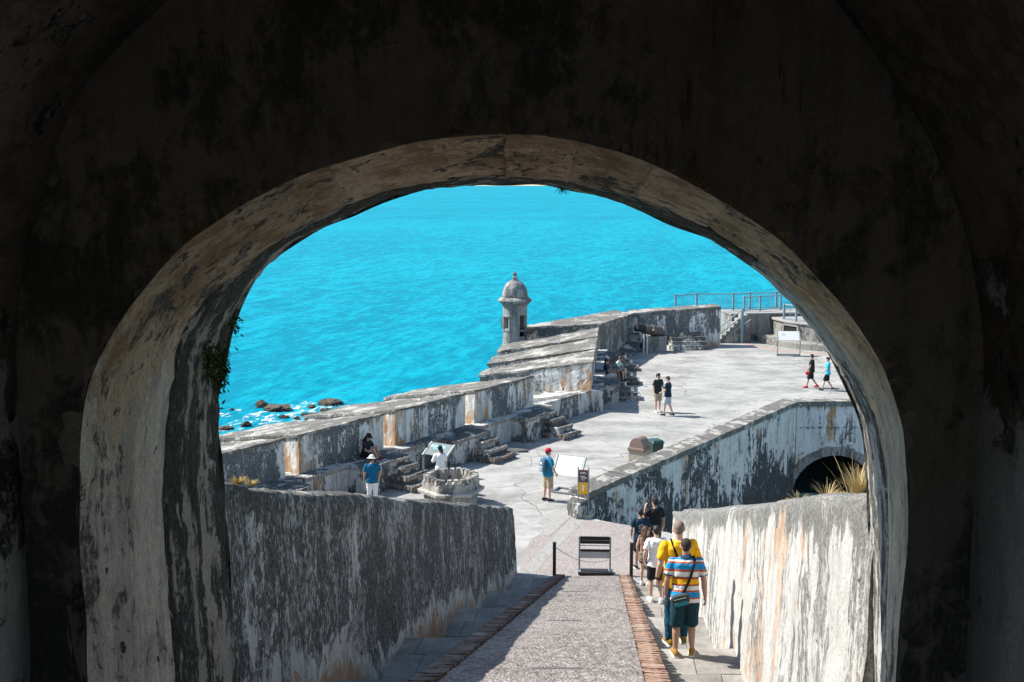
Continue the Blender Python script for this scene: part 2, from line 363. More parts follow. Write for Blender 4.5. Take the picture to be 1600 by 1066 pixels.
def aggregate(name, lo, hi, tint, seed=0, sc_=26, str_=1.0, spk=.55):
    t = NT(name); P = t.scale(t.pos(), (1, 1, 1), (seed, 0, 0))
    a = t.noise(P, .7, 7, .65); pb = t.vor(P, sc_, 'F1', 'Color'); pd = t.vor(P, sc_, 'F1'); d = t.noise(P, 60, 3)
    mid = t.noise(t.scale(P, (1, .35, 1)), 9, 6, .75)
    c = t.mix(t.mr(mid, .36, .66), lo, hi); c = t.mix(t.mr(a, .4, .65), c, tint)
    g = t.n('ShaderNodeRGBToBW'); t.put(g.inputs[0], pb)
    c = t.mix(t.mr(g.outputs[0], .2, .8, .0, spk), c, tuple(x * .45 for x in lo))
    t.col(c); t.bump(t.ma('SUBTRACT', t.ma('MULTIPLY', mid, .8), t.ma('MULTIPLY', pd, 1.0)), .035 * str_, .9)
    return t.m
M['concrete'] = concrete()
M['ramp'] = aggregate('pebble ramp', (.15, .132, .125), (.39, .355, .335), (.32, .29, .275), 0, 24)
M['pink'] = aggregate('pinkish pebble paving', (.245, .215, .205), (.345, .31, .295), (.32, .285, .27), 4, 30, .4, .35)
M['patch'] = aggregate('grey paving patch', (.235, .232, .222), (.335, .325, .31), (.31, .30, .285), 9, 40, .25, .15)
M['dirt'] = aggregate('lower court floor', (.25, .24, .22), (.42, .41, .39), (.36, .35, .33), 13, 10)

def slabmat():
    t = NT('worn step slab'); P = t.pos(); a = t.noise(P, 1.6, 7, .68); d = t.noise(P, 30, 5, .7)
    c = t.mix(t.mr(a, .35, .65), (.19, .182, .17), (.34, .315, .285)); c = t.mix(t.ma('MULTIPLY', t.mr(d, .4, .75), .4), c, (.16, .155, .15))
    hsv = t.n('ShaderNodeHueSaturation'); t.put(hsv.inputs['Color'], c); t.put(hsv.inputs['Value'], t.mr(t.rnd(), 0, 1, .82, 1.15))
    t.col(hsv.outputs[0]); t.bump(t.ma('ADD', a, t.ma('MULTIPLY', d, .5)), .018, .7); return t.m
M['slab'] = slabmat()
def brickmat(name, c1, c2, dk):
    t = NT(name); P = t.pos(); a = t.noise(P, 14, 6, .7); r = t.rnd()
    c = t.mix(r, c1, c2); c = t.mix(t.mr(a, .5, .68), c, dk)
    c = t.mix(t.ma('MULTIPLY', t.mr(t.noise(P, 2.2, 5), .5, .7), .6), c, (.36, .33, .29))
    t.col(c); t.bump(a, .012, .8); return t.m
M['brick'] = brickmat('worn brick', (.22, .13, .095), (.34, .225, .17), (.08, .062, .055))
M['brick_shade'] = brickmat('shade-dark brick', (.12, .085, .075), (.19, .13, .11), (.05, .045, .042))  # darker copy of the worn brick, with the left kerb's shade in its colour
M['brick_edge'] = brickmat('pale pointed brick edging', (.20, .155, .13), (.42, .38, .34), (.07, .06, .055))

def seamat():
    t = NT('open sea'); P = t.pos(); N = lambda v: t.mr(v, .3, .7)
    r = t.scale(P, (1, 1, 1), (0, 0, 0), (0, 0, R(12)))
    w0 = t.noise(t.scale(r, (1, .5, 1)), .8, 4, .62, .2); w1 = t.noise(t.scale(r, (1, .30, 1)), .30, 5, .65, .2); w2 = t.noise(t.scale(r, (1, .22, 1)), .045, 6, .66, .2); w3 = t.noise(t.scale(r, (1, .18, 1)), .012, 6, .7)
    big = t.noise(t.scale(P, (.3, 1, 1)), .0022, 4, .5)
    c = t.mix(t.mr(big, .42, .58), (.0, .205, .285), (.0, .24, .32))
    s_ = t.ma('ADD', t.ma('ADD', t.ma('MULTIPLY', N(w1), .40), t.ma('MULTIPLY', N(w2), .16)), t.ma('ADD', t.ma('MULTIPLY', N(w3), .08), t.ma('MULTIPLY', N(w0), .36)))
    c = t.mix(t.mr(s_, .32, .56, .55, 0), c, (.0, .12, .20)); c = t.mix(t.mr(s_, .50, .76, 0, .4), c, (.005, .33, .43))  # wave shading painted into the colour: darker troughs, lighter crests
    t.col(c).set(Roughness=.45, Specular_IOR_Level=.01, IOR=1.33)
    h = t.ma('ADD', t.ma('MULTIPLY', w1, 1.8), t.ma('ADD', t.ma('MULTIPLY', w2, 5), t.ma('MULTIPLY', w0, .5)))
    t.bump(h, .26, .8)
    return t.m
M['sea'] = seamat()
def foammat():
    t = NT('sea foam'); P = t.pos(); f = t.mr(t.noise(t.scale(P, (1, .5, 1)), .9, 9, .74, .6), .50, .66, 0, .9)
    t.col((.75, .82, .84)).set(Alpha=f, Roughness=.9); return t.m
M['foam'] = foammat()
M['rock'] = plaster('wet shore rock', cov=.52, top=0, och=.35, salt=.1, orange=(.24, .16, .09), white=(.15, .12, .09), grey=(.10, .085, .07), dark=(.02, .019, .018), dark2=(.06, .055, .05), big=.5, vs_=1, streak=0, seed=80)
M['metal'] = flat('painted grey metal', (.24, .27, .275), .5, .08, 8, .2, .4)
M['rail'] = flat('pale blue-grey rail paint', (.20, .29, .33), .55, .12, 6)
M['post_black'] = flat('black post paint', (.025, .028, .03), .45, .2, 10)
M['iron'] = flat('old cannon iron', (.10, .092, .085), .6, .35, 6, .3, .4, .006)
M['iron_dark'] = flat('dark cannon muzzle', (.018, .018, .02), .6, .3, 8)
M['white_panel'] = flat('white sign sheet', (.46, .47, .475), .4, .03, 3, 0, .4, 0)
M['brown_panel'] = flat('brown sign panel', (.12, .06, .035), .5, .06, 4, 0, .3, 0)
M['orange_panel'] = flat('orange sign panel', (.85, .42, .02), .5, .04, 4, 0, .3, 0)
M['wood_black'] = flat('black slat', (.022, .022, .022), .6, .3, 12)
M['bin_brown'] = flat('brown bin lid', (.19, .135, .11), .6, .1, 6)
M['bin_stone'] = flat('pebbled bin body', (.34, .30, .25), .9, .3, 45, bump=.01)
M['bin_green'] = flat('dark green bin plastic', (.02, .06, .055), .4, .15, 8)
M['cardboard'] = flat('pale yellow base', (.60, .48, .30), .8, .08, 10)
M['ink_white'] = flat('white print', (.8, .8, .8), .6, .02, 3, bump=0)
M['ink_cyan'] = flat('pale green print', (.45, .72, .62), .6, .1, 9, bump=0)
M['teal_mat'] = flat('teal panel ground', (.12, .16, .165), .5, .1, 6, bump=0)
M['recess_shade'] = flat('painted recess shade', (.02, .02, .02), 1, .2, 4)  # near-black colour painted for the shade inside the arch and niches
def picmat():
    t = NT('printed fort picture'); P = t.ob()
    sp = t.n('ShaderNodeSeparateXYZ'); t.put(sp.inputs[0], P)
    n_ = t.noise(P, 14, 4); v = t.ma('ADD', sp.outputs['Y'], t.ma('MULTIPLY', n_, .1))
    t.col(t.ramp(t.mr(v, -.08, .18), [(0, (.10, .16, .17)), (.35, (.28, .27, .22)), (.5, (.05, .22, .35)), (.62, (.06, .45, .62)), (.9, (.25, .6, .72))], True)).set(Roughness=.5)
    return t.m
M['picture'] = picmat()
def leafmat(name, a, b):
    t = NT(name); t.col(t.mix(t.noise(t.pos(), 9, 3), a, b)).set(Roughness=.7); return t.m
M['dry_grass'] = leafmat('dry straw grass', (.40, .30, .13), (.60, .48, .26))
M['yellow_moss'] = leafmat('yellow green cushion', (.22, .18, .04), (.34, .26, .06))
M['fern'] = leafmat('green fern', (.03, .055, .012), (.12, .12, .02))
M['weed'] = leafmat('yellow dry weed', (.30, .19, .05), (.42, .30, .10))

# ------------------------------------------------------------------ sea, rocks, ground
def sheet(name, pts, mat, kind='structure', z=None):
    me = bpy.data.meshes.new(name)
    me.from_pydata([(p[0], p[1], p[2] if z is None else z) for p in pts], [], [tuple(range(len(pts)))])
    me.materials.append(mat); return obj(name, me, kind=kind)
SEA = -18.0
sheet('sea', [(-60000, -3000), (60000, -3000), (60000, 90000), (-60000, 90000)], M['sea'], z=SEA)

# parapet plan
UA = Vector((.576, .817, 0)); NA = Vector((-.817, .576, 0)); BAY = 4.74
A0 = Vector((-6.94, 34.9, 0))
E1 = Vector((3.65, 49.75, 0)); UB = Vector((.101, .995, 0)); NB = Vector((-.995, .101, 0))
E2 = E1 + UB * 12.8                                        # (4.94, 62.5)
K = Vector((7.63, 69.6, 0)); K2 = Vector((13.42, 70.35, 0))
sheet('terrace', [(-18, 5), (5.6, 5), (5.6, 31.2), (2.25, 33.3), (2.35, 33.75), (12.75, 48.3), (42, 48.3), (46, 80), (14, 74), tuple((K2 + Vector((0, .4, 0)))[:2]),
                  tuple((K + Vector((-.3, .3, 0)))[:2]), tuple((E2 + NB * .4)[:2]), tuple((E1 + NB * .4)[:2]), tuple((A0 - UA * 12.5 + NA * .4)[:2])], M['concrete'], z=0)
sheet('tunnel_floor', [(-4.2, 8.8, 5.43), (4.2, 8.8, 5.43), (4.2, -4.2, 8.9), (-4.2, -4.2, 8.9)], M['patch'])

def rock(loc, d, seed, label, sub=4):
    import bmesh
    bm = bmesh.new(); bmesh.ops.create_icosphere(bm, subdivisions=sub, radius=1)
    for v in bm.verts:
        p = v.co.copy(); n1 = noise.noise(p * .9 + Vector((seed, 0, 0))); c = noise.cell(p * 2.2 + Vector((0, seed, 0)))
        v.co = p * (1 + .5 * n1 - .30 * abs(noise.noise(p * 2.1 + Vector((seed, 3, 0)))) + .16 * noise.noise(p * 4.2 + Vector((3, seed, 0))) - .10 * abs(noise.noise(p * 9))) + Vector((0, 0, .05 * c))
        v.co = Vector((v.co.x * d[0], v.co.y * d[1], v.co.z * d[2]))
    me = bpy.data.meshes.new('shore_rock'); bm.to_mesh(me); bm.free(); me.materials.append(M['rock'])
    o = obj('shore_rock', me, label=label, cat='rock', group='rocks in the surf below the wall'); o.location = loc; o.rotation_euler = (0, 0, seed * 1.7)
for (px, py, wx, hx, lab) in [
        (409, 636, 20, 15, 'tall dark pointed sea rock, left half of the largest pair in the surf'),
        (433, 641, 40, 11, 'broad brown and black rock, right half of the largest pair in the surf'),
        (516, 632, 38, 9, 'long flat brown rock farthest right in the surf'),
        (487, 637, 14, 5, 'small pale wave-washed rock just left of the long flat rock'),
        (385, 666, 18, 8, 'rounded brown boulder in the surf below the largest pair of rocks'),
        (352, 671, 24, 7, 'low dark rock in the surf nearest the arch jamb'),
        (362, 641, 8, 4, 'tiny brown rock left of the largest pair in the surf'),
        (346, 639, 7, 3, 'tiniest dark rock at the left edge of the surf'),
        (443, 653, 18, 5, 'low brown rock just below the broad rock in the surf'),
        (464, 656, 10, 6, 'small black pointed rock close to the parapet wall'),
        (478, 649, 18, 5, 'flat black rock between the pointed rock and the wall'),
        (490, 652, 30, 7, 'brown shore boulder touching the top of the parapet wall'),
        (508, 643, 20, 6, 'dark ragged rock below the long flat brown rock')]:
    q = on_z(px, py, SEA); s_ = q.y / FPX * 1.02
    rock((q.x, q.y, SEA + hx * s_ * .25), (wx * s_ * .5, wx * s_ * .45, hx * s_ * .62), px * .37, lab)
fm = MB()
for (px, py, wx) in [(405, 655, 70), (470, 640, 70), (510, 640, 60), (370, 665, 50), (440, 660, 90), (530, 633, 40), (360, 645, 40), (345, 690, 40), (480, 665, 60), (345, 672, 40)]:
    q = on_z(px, py, SEA); s_ = q.y / FPX
    n = 18; pts = [(q.x + math.cos(2 * math.pi * k / n) * wx * s_ * (.42 + .16 * noise.noise(Vector((k * .7, px, 0)))), q.y + math.sin(2 * math.pi * k / n) * wx * s_ * (.9 + .3 * noise.noise(Vector((px, k * .7, 0)))), SEA + .02 + px * .0001) for k in range(n)]
    fm.add(pts, [tuple(range(n))])
fm.build('sea_foam', M['foam'], kind='stuff', smooth=True)

# ------------------------------------------------------------------ the vaulted passage and its arch
fort = thing('arched_passage', 'dark vaulted passage of an old fort ending in a broad weathered stone arch', 'archway', (0, 7.6, 5))
Y0, Y1, Y2 = 6.6, 7.7, 8.75
CO = [(150, 1600), (140, 1066), (128, 900), (122, 760), (124, 690), (140, 600), (160, 552), (185, 510), (230, 445), (280, 390), (340, 345), (400, 310), (465, 278), (530, 255), (600, 234), (680, 219), (740, 212), (810, 210), (870, 216), (930, 228), (1000, 250), (1060, 275), (1120, 308), (1180, 350), (1235, 392), (1280, 435), (1318, 478), (1350, 525), (1375, 565), (1395, 612), (1410, 665), (1418, 725), (1418, 800), (1410, 930), (1397, 1066), (1385, 1600)]
CM = [(290, 1600), (277, 1066), (258, 850), (255, 775), (262, 670), (270, 600), (284, 522), (325, 470), (373, 428), (456, 366), (540, 326), (640, 294), (720, 283), (790, 278), (880, 284), (950, 299), (1050, 334), (1125, 375), (1200, 424), (1260, 480), (1310, 543), (1345, 600), (1370, 670), (1384, 740), (1386, 850), (1380, 1066), (1370, 1600)]
CI = [(380, 1600), (371, 1066), (352, 780), (345, 690), (343, 625), (350, 570), (361, 525), (380, 475), (405, 432), (440, 395), (500, 362), (560, 334), (620, 309), (700, 294), (780, 289), (850, 290), (900, 300), (1000, 331), (1060, 355), (1130, 390), (1200, 440), (1260, 505), (1310, 583), (1338, 640), (1352, 720), (1358, 800), (1360, 1066), (1360, 1600)]
NJ, NAr = 26, 150
def resample(cv):
    """points spaced evenly along the left jamb, round the arch and down the right jamb"""
    def at_y(seg, y):
        for a, b in zip(seg, seg[1:]):
            if min(a[1], b[1]) <= y <= max(a[1], b[1]) and a[1] != b[1]:
                t = (y - a[1]) / (b[1] - a[1]); return (a[0] + (b[0] - a[0]) * t, y)
        return seg[-1]
    out = [at_y(cv, 1600 - (900 * i / NJ)) for i in range(NJ)]
    ang = []
    for x, y in cv:
        if y <= 1000: ang.append((math.atan2(700 - y, x - 780), x, y))
    for i in range(NAr + 1):
        th = math.pi * (1 - i / NAr); best = None
        for a, b in zip(ang, ang[1:]):
            lo, hi = min(a[0], b[0]), max(a[0], b[0])
            if lo <= th <= hi and hi - lo > 1e-6 and hi - lo < 1.5:
                t = (th - a[0]) / (b[0] - a[0]); r = math.hypot(a[1] - 780, 700 - a[2]) * (1 - t) + math.hypot(b[1] - 780, 700 - b[2]) * t
                best = (780 + r * math.cos(th), 700 - r * math.sin(th))
        if best is None:
            best = out[-1] if i < 10 else at_y(cv[len(cv) // 2:], 700)
        out.append(best)
    rc = cv[len(cv) // 2:]
    out += [at_y(rc, 700 + 900 * (i + 1) / NJ) for i in range(NJ)]
    # soften the traced corners
    for k in range(140):
        f = .5 if k % 2 == 0 else -.515
        out = [out[0]] + [(out[i][0] + f * ((out[i - 1][0] + out[i + 1][0]) / 2 - out[i][0]), out[i][1] + f * ((out[i - 1][1] + out[i + 1][1]) / 2 - out[i][1])) for i in range(1, len(out) - 1)] + [out[-1]]
    return out
WO = [on_y(x, y, Y0) for x, y in resample(CO)]; WM = [on_y(x, y, Y1) for x, y in resample(CM)]; WI = [on_y(x, y, Y2) for x, y in resample(CI)]
NT_ = len(WO)
def lining(a, b, n, i0, i1, name, mat, amp, seed, off=0.0, label=None, tuck=False):
    """one stretch of the arch lining between two outlines, with ragged arrises and a block's thickness behind"""
    m = MB(); cen = Vector((-.05, 0, 8.3))
    def O(p): return Vector((p.x - cen.x, 0, max(0, p.z - cen.z))).normalized()
    def P(i, j):
        p = a[i0 + i].lerp(b[i0 + i], j / n); o = O(p)
        q = nz(p, 2.3, 2) * amp * .5 + nz(p, 9, 2) * amp * .45 + nz(p, 26, 2) * amp * .3
        if tuck and j == 0: return p + q + o * .05 + Vector((0, -.05, 0))
        return p + o * off + q + o * amp * .3
    m.grid(P, i1 - i0 + 1, n + 1)
    for i in (0, i1 - i0): m.grid(lambda k, j, i=i: P(i, j) + O(P(i, j)) * (.25 * k), 2, n + 1)        # block ends run back into the wall
    for j in (0, n): m.grid(lambda i, k, j=j: P(i, j) + O(P(i, j)) * (.2 * k) + Vector((0, (.03 if j == 0 else -.02) * k, 0)), i1 - i0 + 1, 2)
    return m.build(name, mat, fort, smooth=True, label=label)
cuts = [NJ + int(NAr * k) for k in (0, .17, .33, .44, .512, .585, .66, .74, .83, .92)] + [NJ + NAr]
lining(WO, WM, 22, 0, cuts[0], 'jamb_facing', M['soffit'], .03, 1, label='left pale peeling jamb of the arch')
for k in range(len(cuts) - 1):
    lining(WO, WM, 22, cuts[k], cuts[k + 1], 'arch_stone', M['soffit'], .026, 2 + k * .0, off=[0, .004, 0, .012, -.01, .006, 0, .012, .002, 0][k])
lining(WO, WM, 22, cuts[-1], NT_ - 1, 'jamb_facing', M['soffit'], .03, 1, label='right jamb of the arch, partly sunlit')
i_l = NJ + int(NAr * .30)
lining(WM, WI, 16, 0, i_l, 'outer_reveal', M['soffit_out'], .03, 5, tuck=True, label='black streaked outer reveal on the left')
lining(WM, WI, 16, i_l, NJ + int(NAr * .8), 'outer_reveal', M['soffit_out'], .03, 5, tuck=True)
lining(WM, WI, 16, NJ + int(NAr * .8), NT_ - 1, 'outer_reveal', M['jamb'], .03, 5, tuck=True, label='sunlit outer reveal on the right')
# vault profile, shared by end wall and barrel
XL, XR, ZC, RV = -3.03, 2.86, 9.15, 2.945
def vprof(i):
    if i < NJ: return Vector((XL, 0, WO[i].z * (1 - i / NJ) + ZC * i / NJ - (0.3 if i == 0 else 0)))
    if i > NJ + NAr: return Vector((XR, 0, WO[i].z * ((i - NJ - NAr) / NJ) + ZC * (1 - (i - NJ - NAr) / NJ)))
    th = math.pi * (1 - (i - NJ) / NAr)
    return Vector(((XL + XR) / 2 + RV * math.cos(th), 0, ZC + RV * math.sin(th)))
m = MB()
def PE(i, j):
    a = WO[i]; v = vprof(i); v = Vector((v.x, Y0, v.z)); t = j / 12 * 1.12
    p = a.lerp(v, t); f = min(1, t * 6)
    return p + Vector((0, nz(p, 1.4).y * .035 + nz(p, 6).y * .012, 0)) * f + (nz(p, 2.3, 2) * .015) * (1 - f)
m.grid(PE, NT_, 13); m.build('end_wall', M['vault'], fort, smooth=True)
m = MB()
def PV(i, j):
    v = vprof(i); v = Vector((v.x * (1 + .12 * min(2.2, max(0, j - 1) * .25)), 0, v.z)); p = Vector((v.x, Y0 + .12 - j * .25, v.z)); return p + nz(p, 1.1, 4) * .05 + nz(p, 5, 4) * .012  # walls flare out, shaped to catch more light from the arch
nb_ = 43
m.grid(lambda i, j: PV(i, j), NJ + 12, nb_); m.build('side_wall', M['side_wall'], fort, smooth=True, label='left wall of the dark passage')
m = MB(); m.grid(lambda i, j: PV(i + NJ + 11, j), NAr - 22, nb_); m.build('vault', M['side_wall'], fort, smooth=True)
m = MB(); m.grid(lambda i, j: PV(i + NJ + NAr - 12, j), NT_ - (NJ + NAr - 12), nb_); m.build('side_wall', M['side_wall'], fort, smooth=True, label='right wall of the dark passage, pale plaster')
yb = Y0 - (nb_ - 1) * .25; DW, DZ0, DZ1 = 1.0, 8.7, 10.9      # unseen doorway added behind the camera to light the end wall
m = MB(); x0, x1, yy = XL - 1.3, XR + 1.3, yb + .15
for a, b, c_, d in ((x0, -DW, 4.5, 13), (DW, x1, 4.5, 13), (-DW, DW, 4.5, DZ0), (-DW, DW, DZ1, 13)): m.quadbox([(a, yy - .5), (b, yy - .5), (b, yy), (a, yy)], c_, d, res=3)
m.build('back_wall', M['limewash'], fort)
sheet('upper_court', [(-30, -40), (30, -40), (30, yb - .2), (-30, yb - .2)], M['patch'], z=DZ0)  # unseen ground added outside that doorway
# outer face and the mass of masonry round the passage
m = MB()
def PF(i, j):
    a = WI[i]
    if i < NJ: v = Vector((-9, Y2, 0 + 8 * i / NJ))
    elif i > NJ + NAr: v = Vector((9, Y2, 8 - 8 * (i - NJ - NAr) / NJ))
    else:
        f = (i - NJ) / NAr
        if f < .25: v = Vector((-9, Y2, 8 + f * 24))
        elif f < .75: v = Vector((-9 + (f - .25) * 36, Y2, 14))
        else: v = Vector((9, Y2, 14 - (f - .75) * 24))
    t = j / 10; p = a.lerp(v, t); return p + (nz(p, 2.3, 5) * .03 if j < 1 else Vector((0, nz(p, 1.5).y * .03, 0)))
m.grid(PF, NT_, 11); m.build('outer_wall', M['jamb'], fort, smooth=True)
m = MB()
for q in ([(-9, Y2, -.2), (-9, Y2, 14), (-9, yb - .3, 14), (-9, yb - .3, -.2)], [(9, Y2, -4.5), (9, yb - .3, -4.5), (9, yb - .3, 14), (9, Y2, 14)], [(-9, Y2, 14), (9, Y2, 14), (9, yb - .3, 14), (-9, yb - .3, 14)]):
    m.add(q, [(0, 1, 2, 3)])
m.build('roof_shell', M['retain_end'], fort)

# ------------------------------------------------------------------ ramp, stairs and the two walls beside them
SL = .28; YE = 28.15
def rz(y): return SL * (YE - y)
LX = lambda y: -1.04 + (y - 13.6) * (1.09 + 1.04) / 14.2     # outer lines of the brick kerbs
RX = lambda y: 1.98 + (y - 13.6) * (3.11 - 1.98) / 14.2
WLX = lambda y: -3.04 + .155 * (y - 8.5)                      # faces of the two walls
WRX = lambda y: 2.925 + .0625 * (y - 8.5)
KW = .30
m = MB(); ny = 90
def PR(i, j):
    y = 8.6 + (YE + .05 - 8.6) * i / ny; a, b = LX(y) + KW, RX(y) - KW; x = a + (b - a) * j / 14
    p = Vector((x, y, rz(y) + .012)); return p + Vector((0, 0, nz(p, 3).z * .012 + nz(p, 11).z * .006))
m.grid(PR, ny + 1, 15)
ramp = m.build('pebble_ramp', M['ramp'], smooth=True, kind='structure')
for k, (px, py, wd) in enumerate([(898, 925, .62), (905, 931, .45), (880, 971, .62), (868, 1046, .66), (820, 1075, .6)]):
    d = ray(px, py); t = (EYE - SL * YE) / (SL * d.y * -1 - d.z) if False else (rz(0) - EYE) / (d.z + SL * d.y); q = Vector((d.x * t, d.y * t, EYE + d.z * t))
    mb = MB(); M3 = Matrix.Rotation(-math.atan(SL), 3, 'X'); mb.box((q.x, q.y, q.z + .002), (wd, .12, .03), M3)
    mb.build('ramp_strip', M['iron'], ramp, bev=.008)

def kerb(name, lab, xf, side, mat):
    th = thing(name, lab, 'brick kerb', (xf(20) + side * -.15, 20, rz(20)))
    pitch = .088; y = 12.0; meshes = []
    for q in range(6):
        b = MB(); L, W, Hh = KW - .012, pitch * (.86 + .08 * random.random()), .16
        b.hexa([(sx * L / 2, sy * W / 2, sz) for sz in (-Hh, .03) for sx, sy in ((-1, -1), (1, -1), (1, 1), (-1, 1))], res=.06, amp=.012, freq=9 + q)
        meshes.append(b)
    protos = []
    n = 0
    while y < YE - .25:
        x = xf(y) + (KW / 2 if side < 0 else -KW / 2)
        if n < 6:
            o = meshes[n].build('brick', mat, th, local=True); protos.append(o)
        else:
            o = bpy.data.objects.new('brick', protos[n % 6].data); C.objects.link(o); o.parent = th
        o.location = Vector((x + random.uniform(-.012, .012), y, rz(y) + .035 + random.uniform(-.014, .01))) - th.location
        o.rotation_euler = (-math.atan(SL) + random.uniform(-.05, .05), random.uniform(-.04, .04), random.uniform(-.03, .03) - .06)
        y += pitch * random.uniform(.98, 1.06); n += 1
    b = MB()
    ya, yb_ = 8.6, YE - .1
    xa, xb = xf(ya), xf(yb_)
    o0, o1 = (0.02, KW + .02) if side < 0 else (-KW - .02, -.02)
    b.hexa([(xa + o0, ya, rz(ya) - 1.2), (xa + o1, ya, rz(ya) - 1.2), (xb + o1, yb_, -.3), (xb + o0, yb_, -.3), (xa + o0, ya, rz(ya) - .03), (xa + o1, ya, rz(ya) - .03), (xb + o1, yb_, rz(yb_) - .03), (xb + o0, yb_, rz(yb_) - .03)], res=.4)
    b.build('kerb_bed', M['patch'], th)
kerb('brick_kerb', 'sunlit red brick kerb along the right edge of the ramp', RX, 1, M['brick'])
kerb('brick_kerb', 'shaded dark brick kerb along the left edge of the ramp', LX, -1, M['brick_shade'])

def stairs(lab, edges, xa, xb):
    """landings of stone slabs with short flights of risers between them"""
    st = thing('stone_staircase', lab, 'stairs', ((xa(20) + xb(20)) / 2, 20, rz(20)))
    z_prev = None; y_prev = None
    seq = []
    for (ye, ze) in edges: seq.append((ye, ze))
    for k, (ye, ze) in enumerate(seq):
        ya = 8.7 if k == 0 else None
        if k == 0:
            y0 = ye - 2.6
        else:
            pz, py_ = seq[k - 1][1], seq[k - 1][0]; nr = max(2, round((pz - ze) / .175)); r = (pz - ze) / nr; tr = .34
            for q in range(1, nr):
                yy0 = py_ + (q - 1) * tr; zz = pz - q * r
                mb = MB(); mb.quadbox([(xa(yy0), yy0 - .05), (xb(yy0), yy0 - .05), (xb(yy0 + tr), yy0 + tr), (xa(yy0 + tr), yy0 + tr)], zz - .45, zz, res=.2, amp=.008, freq=4)
                mb.build('stair_tread', M['slab'], st, bev=0)
            y0 = py_ + (nr - 1) * tr
        # landing: slabs in two or three rows, joints open
        nrow = max(1, round((ye - y0) / .75))
        for rr in range(nrow):
            a, b = y0 + (ye - y0) * rr / nrow, y0 + (ye - y0) * (rr + 1) / nrow
            sp = .5 + .14 * math.sin(rr * 2.1 + k)
            for (f0, f1) in ((0, sp), (sp, 1)):
                g = .006; X = lambda f, y: xa(y) + (xb(y) - xa(y)) * f
                dz = random.uniform(-.006, .006)
                mb = MB(); mb.quadbox([(X(f0, a) + g, a + g), (X(f1, a) - g, a + g), (X(f1, b) - g, b - g), (X(f0, b) + g, b - g)], ze - .3, ze + dz, res=.16, amp=.006, freq=5)
                mb.build('stone_slab', M['slab'], st)
        mb = MB(); mb.quadbox([(xa(y0) + .01, y0), (xb(y0) - .01, y0), (xb(ye) - .01, ye - .02), (xa(ye) + .01, ye - .02)], ze - 1.6, ze - .03, res=1)
        mb.build('stair_core', M['patch'], st)
    return st
stairs('right stone staircase in sun, with people walking down it', [(15.5, 3.51), (19.4, 2.42), (23.1, 1.38), (26.3, .48)], lambda y: RX(y) + .01, lambda y: WRX(y) + .15)
stairs('left stone staircase lying in shade below the dark wall', [(13.1, 4.15), (16.7, 3.17), (20.8, 2.03), (24.3, 1.05), (27.6, .16)], lambda y: WLX(y) - .15, lambda y: LX(y) - .01)

def rwall(lab, fx, side, zt0, zt1, ya, yb_, mat, thk, zlow):
    """one body: battered inner face, rounded broken top, outer face down to the lower ground"""
    th = thing('ramp_wall', lab, 'wall', (fx(18) + side * .4, 18, 2))
    n = 230; NF, NTp, NO = 34, 12, 8; m = MB(); info = {}
    def PT(i, j):
        y = ya + (yb_ - ya) * i / n; zt = zt0 + (zt1 - zt0) * (y - 8.72) / (yb_ - 8.72); zb = min(zt - 1.5, max(rz(y) - .8, -.3)) if y < 27 else -.3
        ztf = zt - .10
        if j <= NF:
            f = j / NF; z = zb + (ztf - zb) * f; x = fx(y) - side * .10 * (1 - f); dt = ztf - z + .08
        elif j <= NF + NTp:
            f = (j - NF) / NTp; a = math.pi * f; z = ztf + .10 * math.sin(a) ** .6; x = fx(y) + side * thk * (.5 - .5 * math.cos(a) if f < .5 else .5 - .5 * math.cos(a)); dt = .02
        else:
            f = (j - NF - NTp) / NO; z = ztf + (zlow - ztf) * f; x = fx(y) + side * (thk + .12 * f); dt = ztf - z + .05
        p = Vector((x, y, z)); e = 1.6 if NF - 1 <= j <= NF + NTp else 1
        q = p + nz(p, 1.1) * .04 * e + nz(p, 5.5, 3) * .016 * e + nz(p, 17, 3) * .006 * e
        info[(i, j)] = (dt, max(0, z - (max(rz(y), 0) - .38)))
        return q
    pts = [[PT(i, j) for j in range(NF + NTp + NO + 1)] for i in range(n + 1)]
    m.grid(lambda i, j: pts[i][j], n + 1, NF + NTp + NO + 1, dt=lambda i, j: info[(i, j)][0], db=lambda i, j: info[(i, j)][1])
    if side < 0: m.f = [f[::-1] for f in m.f]
    # far end: strips from the face across to the outer side
    L = NF + NTp // 2; na = NF + NTp + NO
    for k in range(L):
        j0, j1 = k, k + 1; o0, o1 = na - int(k * (na - L) / L), na - int((k + 1) * (na - L) / L)
        for (a0, a1) in ((j0, j1),):
            q = [pts[n][j0], pts[n][j1], pts[n][o1], pts[n][o0]]; d = [info[(n, a)] for a in (j0, j1, o1, o0)]
            m.add(q, [(0, 1, 2, 3) if o0 != o1 else (0, 1, 2)], [x[0] for x in d], [x[1] for x in d])
    m.add([pts[0][j] for j in range(na + 1)], [tuple(range(na + 1))], [info[(0, j)][0] for j in range(na + 1)], [info[(0, j)][1] for j in range(na + 1)])
    m.build('wall_body', mat, th, smooth=True)
    return th
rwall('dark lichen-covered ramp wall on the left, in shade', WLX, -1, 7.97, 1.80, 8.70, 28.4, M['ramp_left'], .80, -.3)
rwall('white streaked ramp wall on the right, in full sun', WRX, 1, 7.84, 2.12, 8.58, 27.0, M['ramp_right'], .85, -4.6)

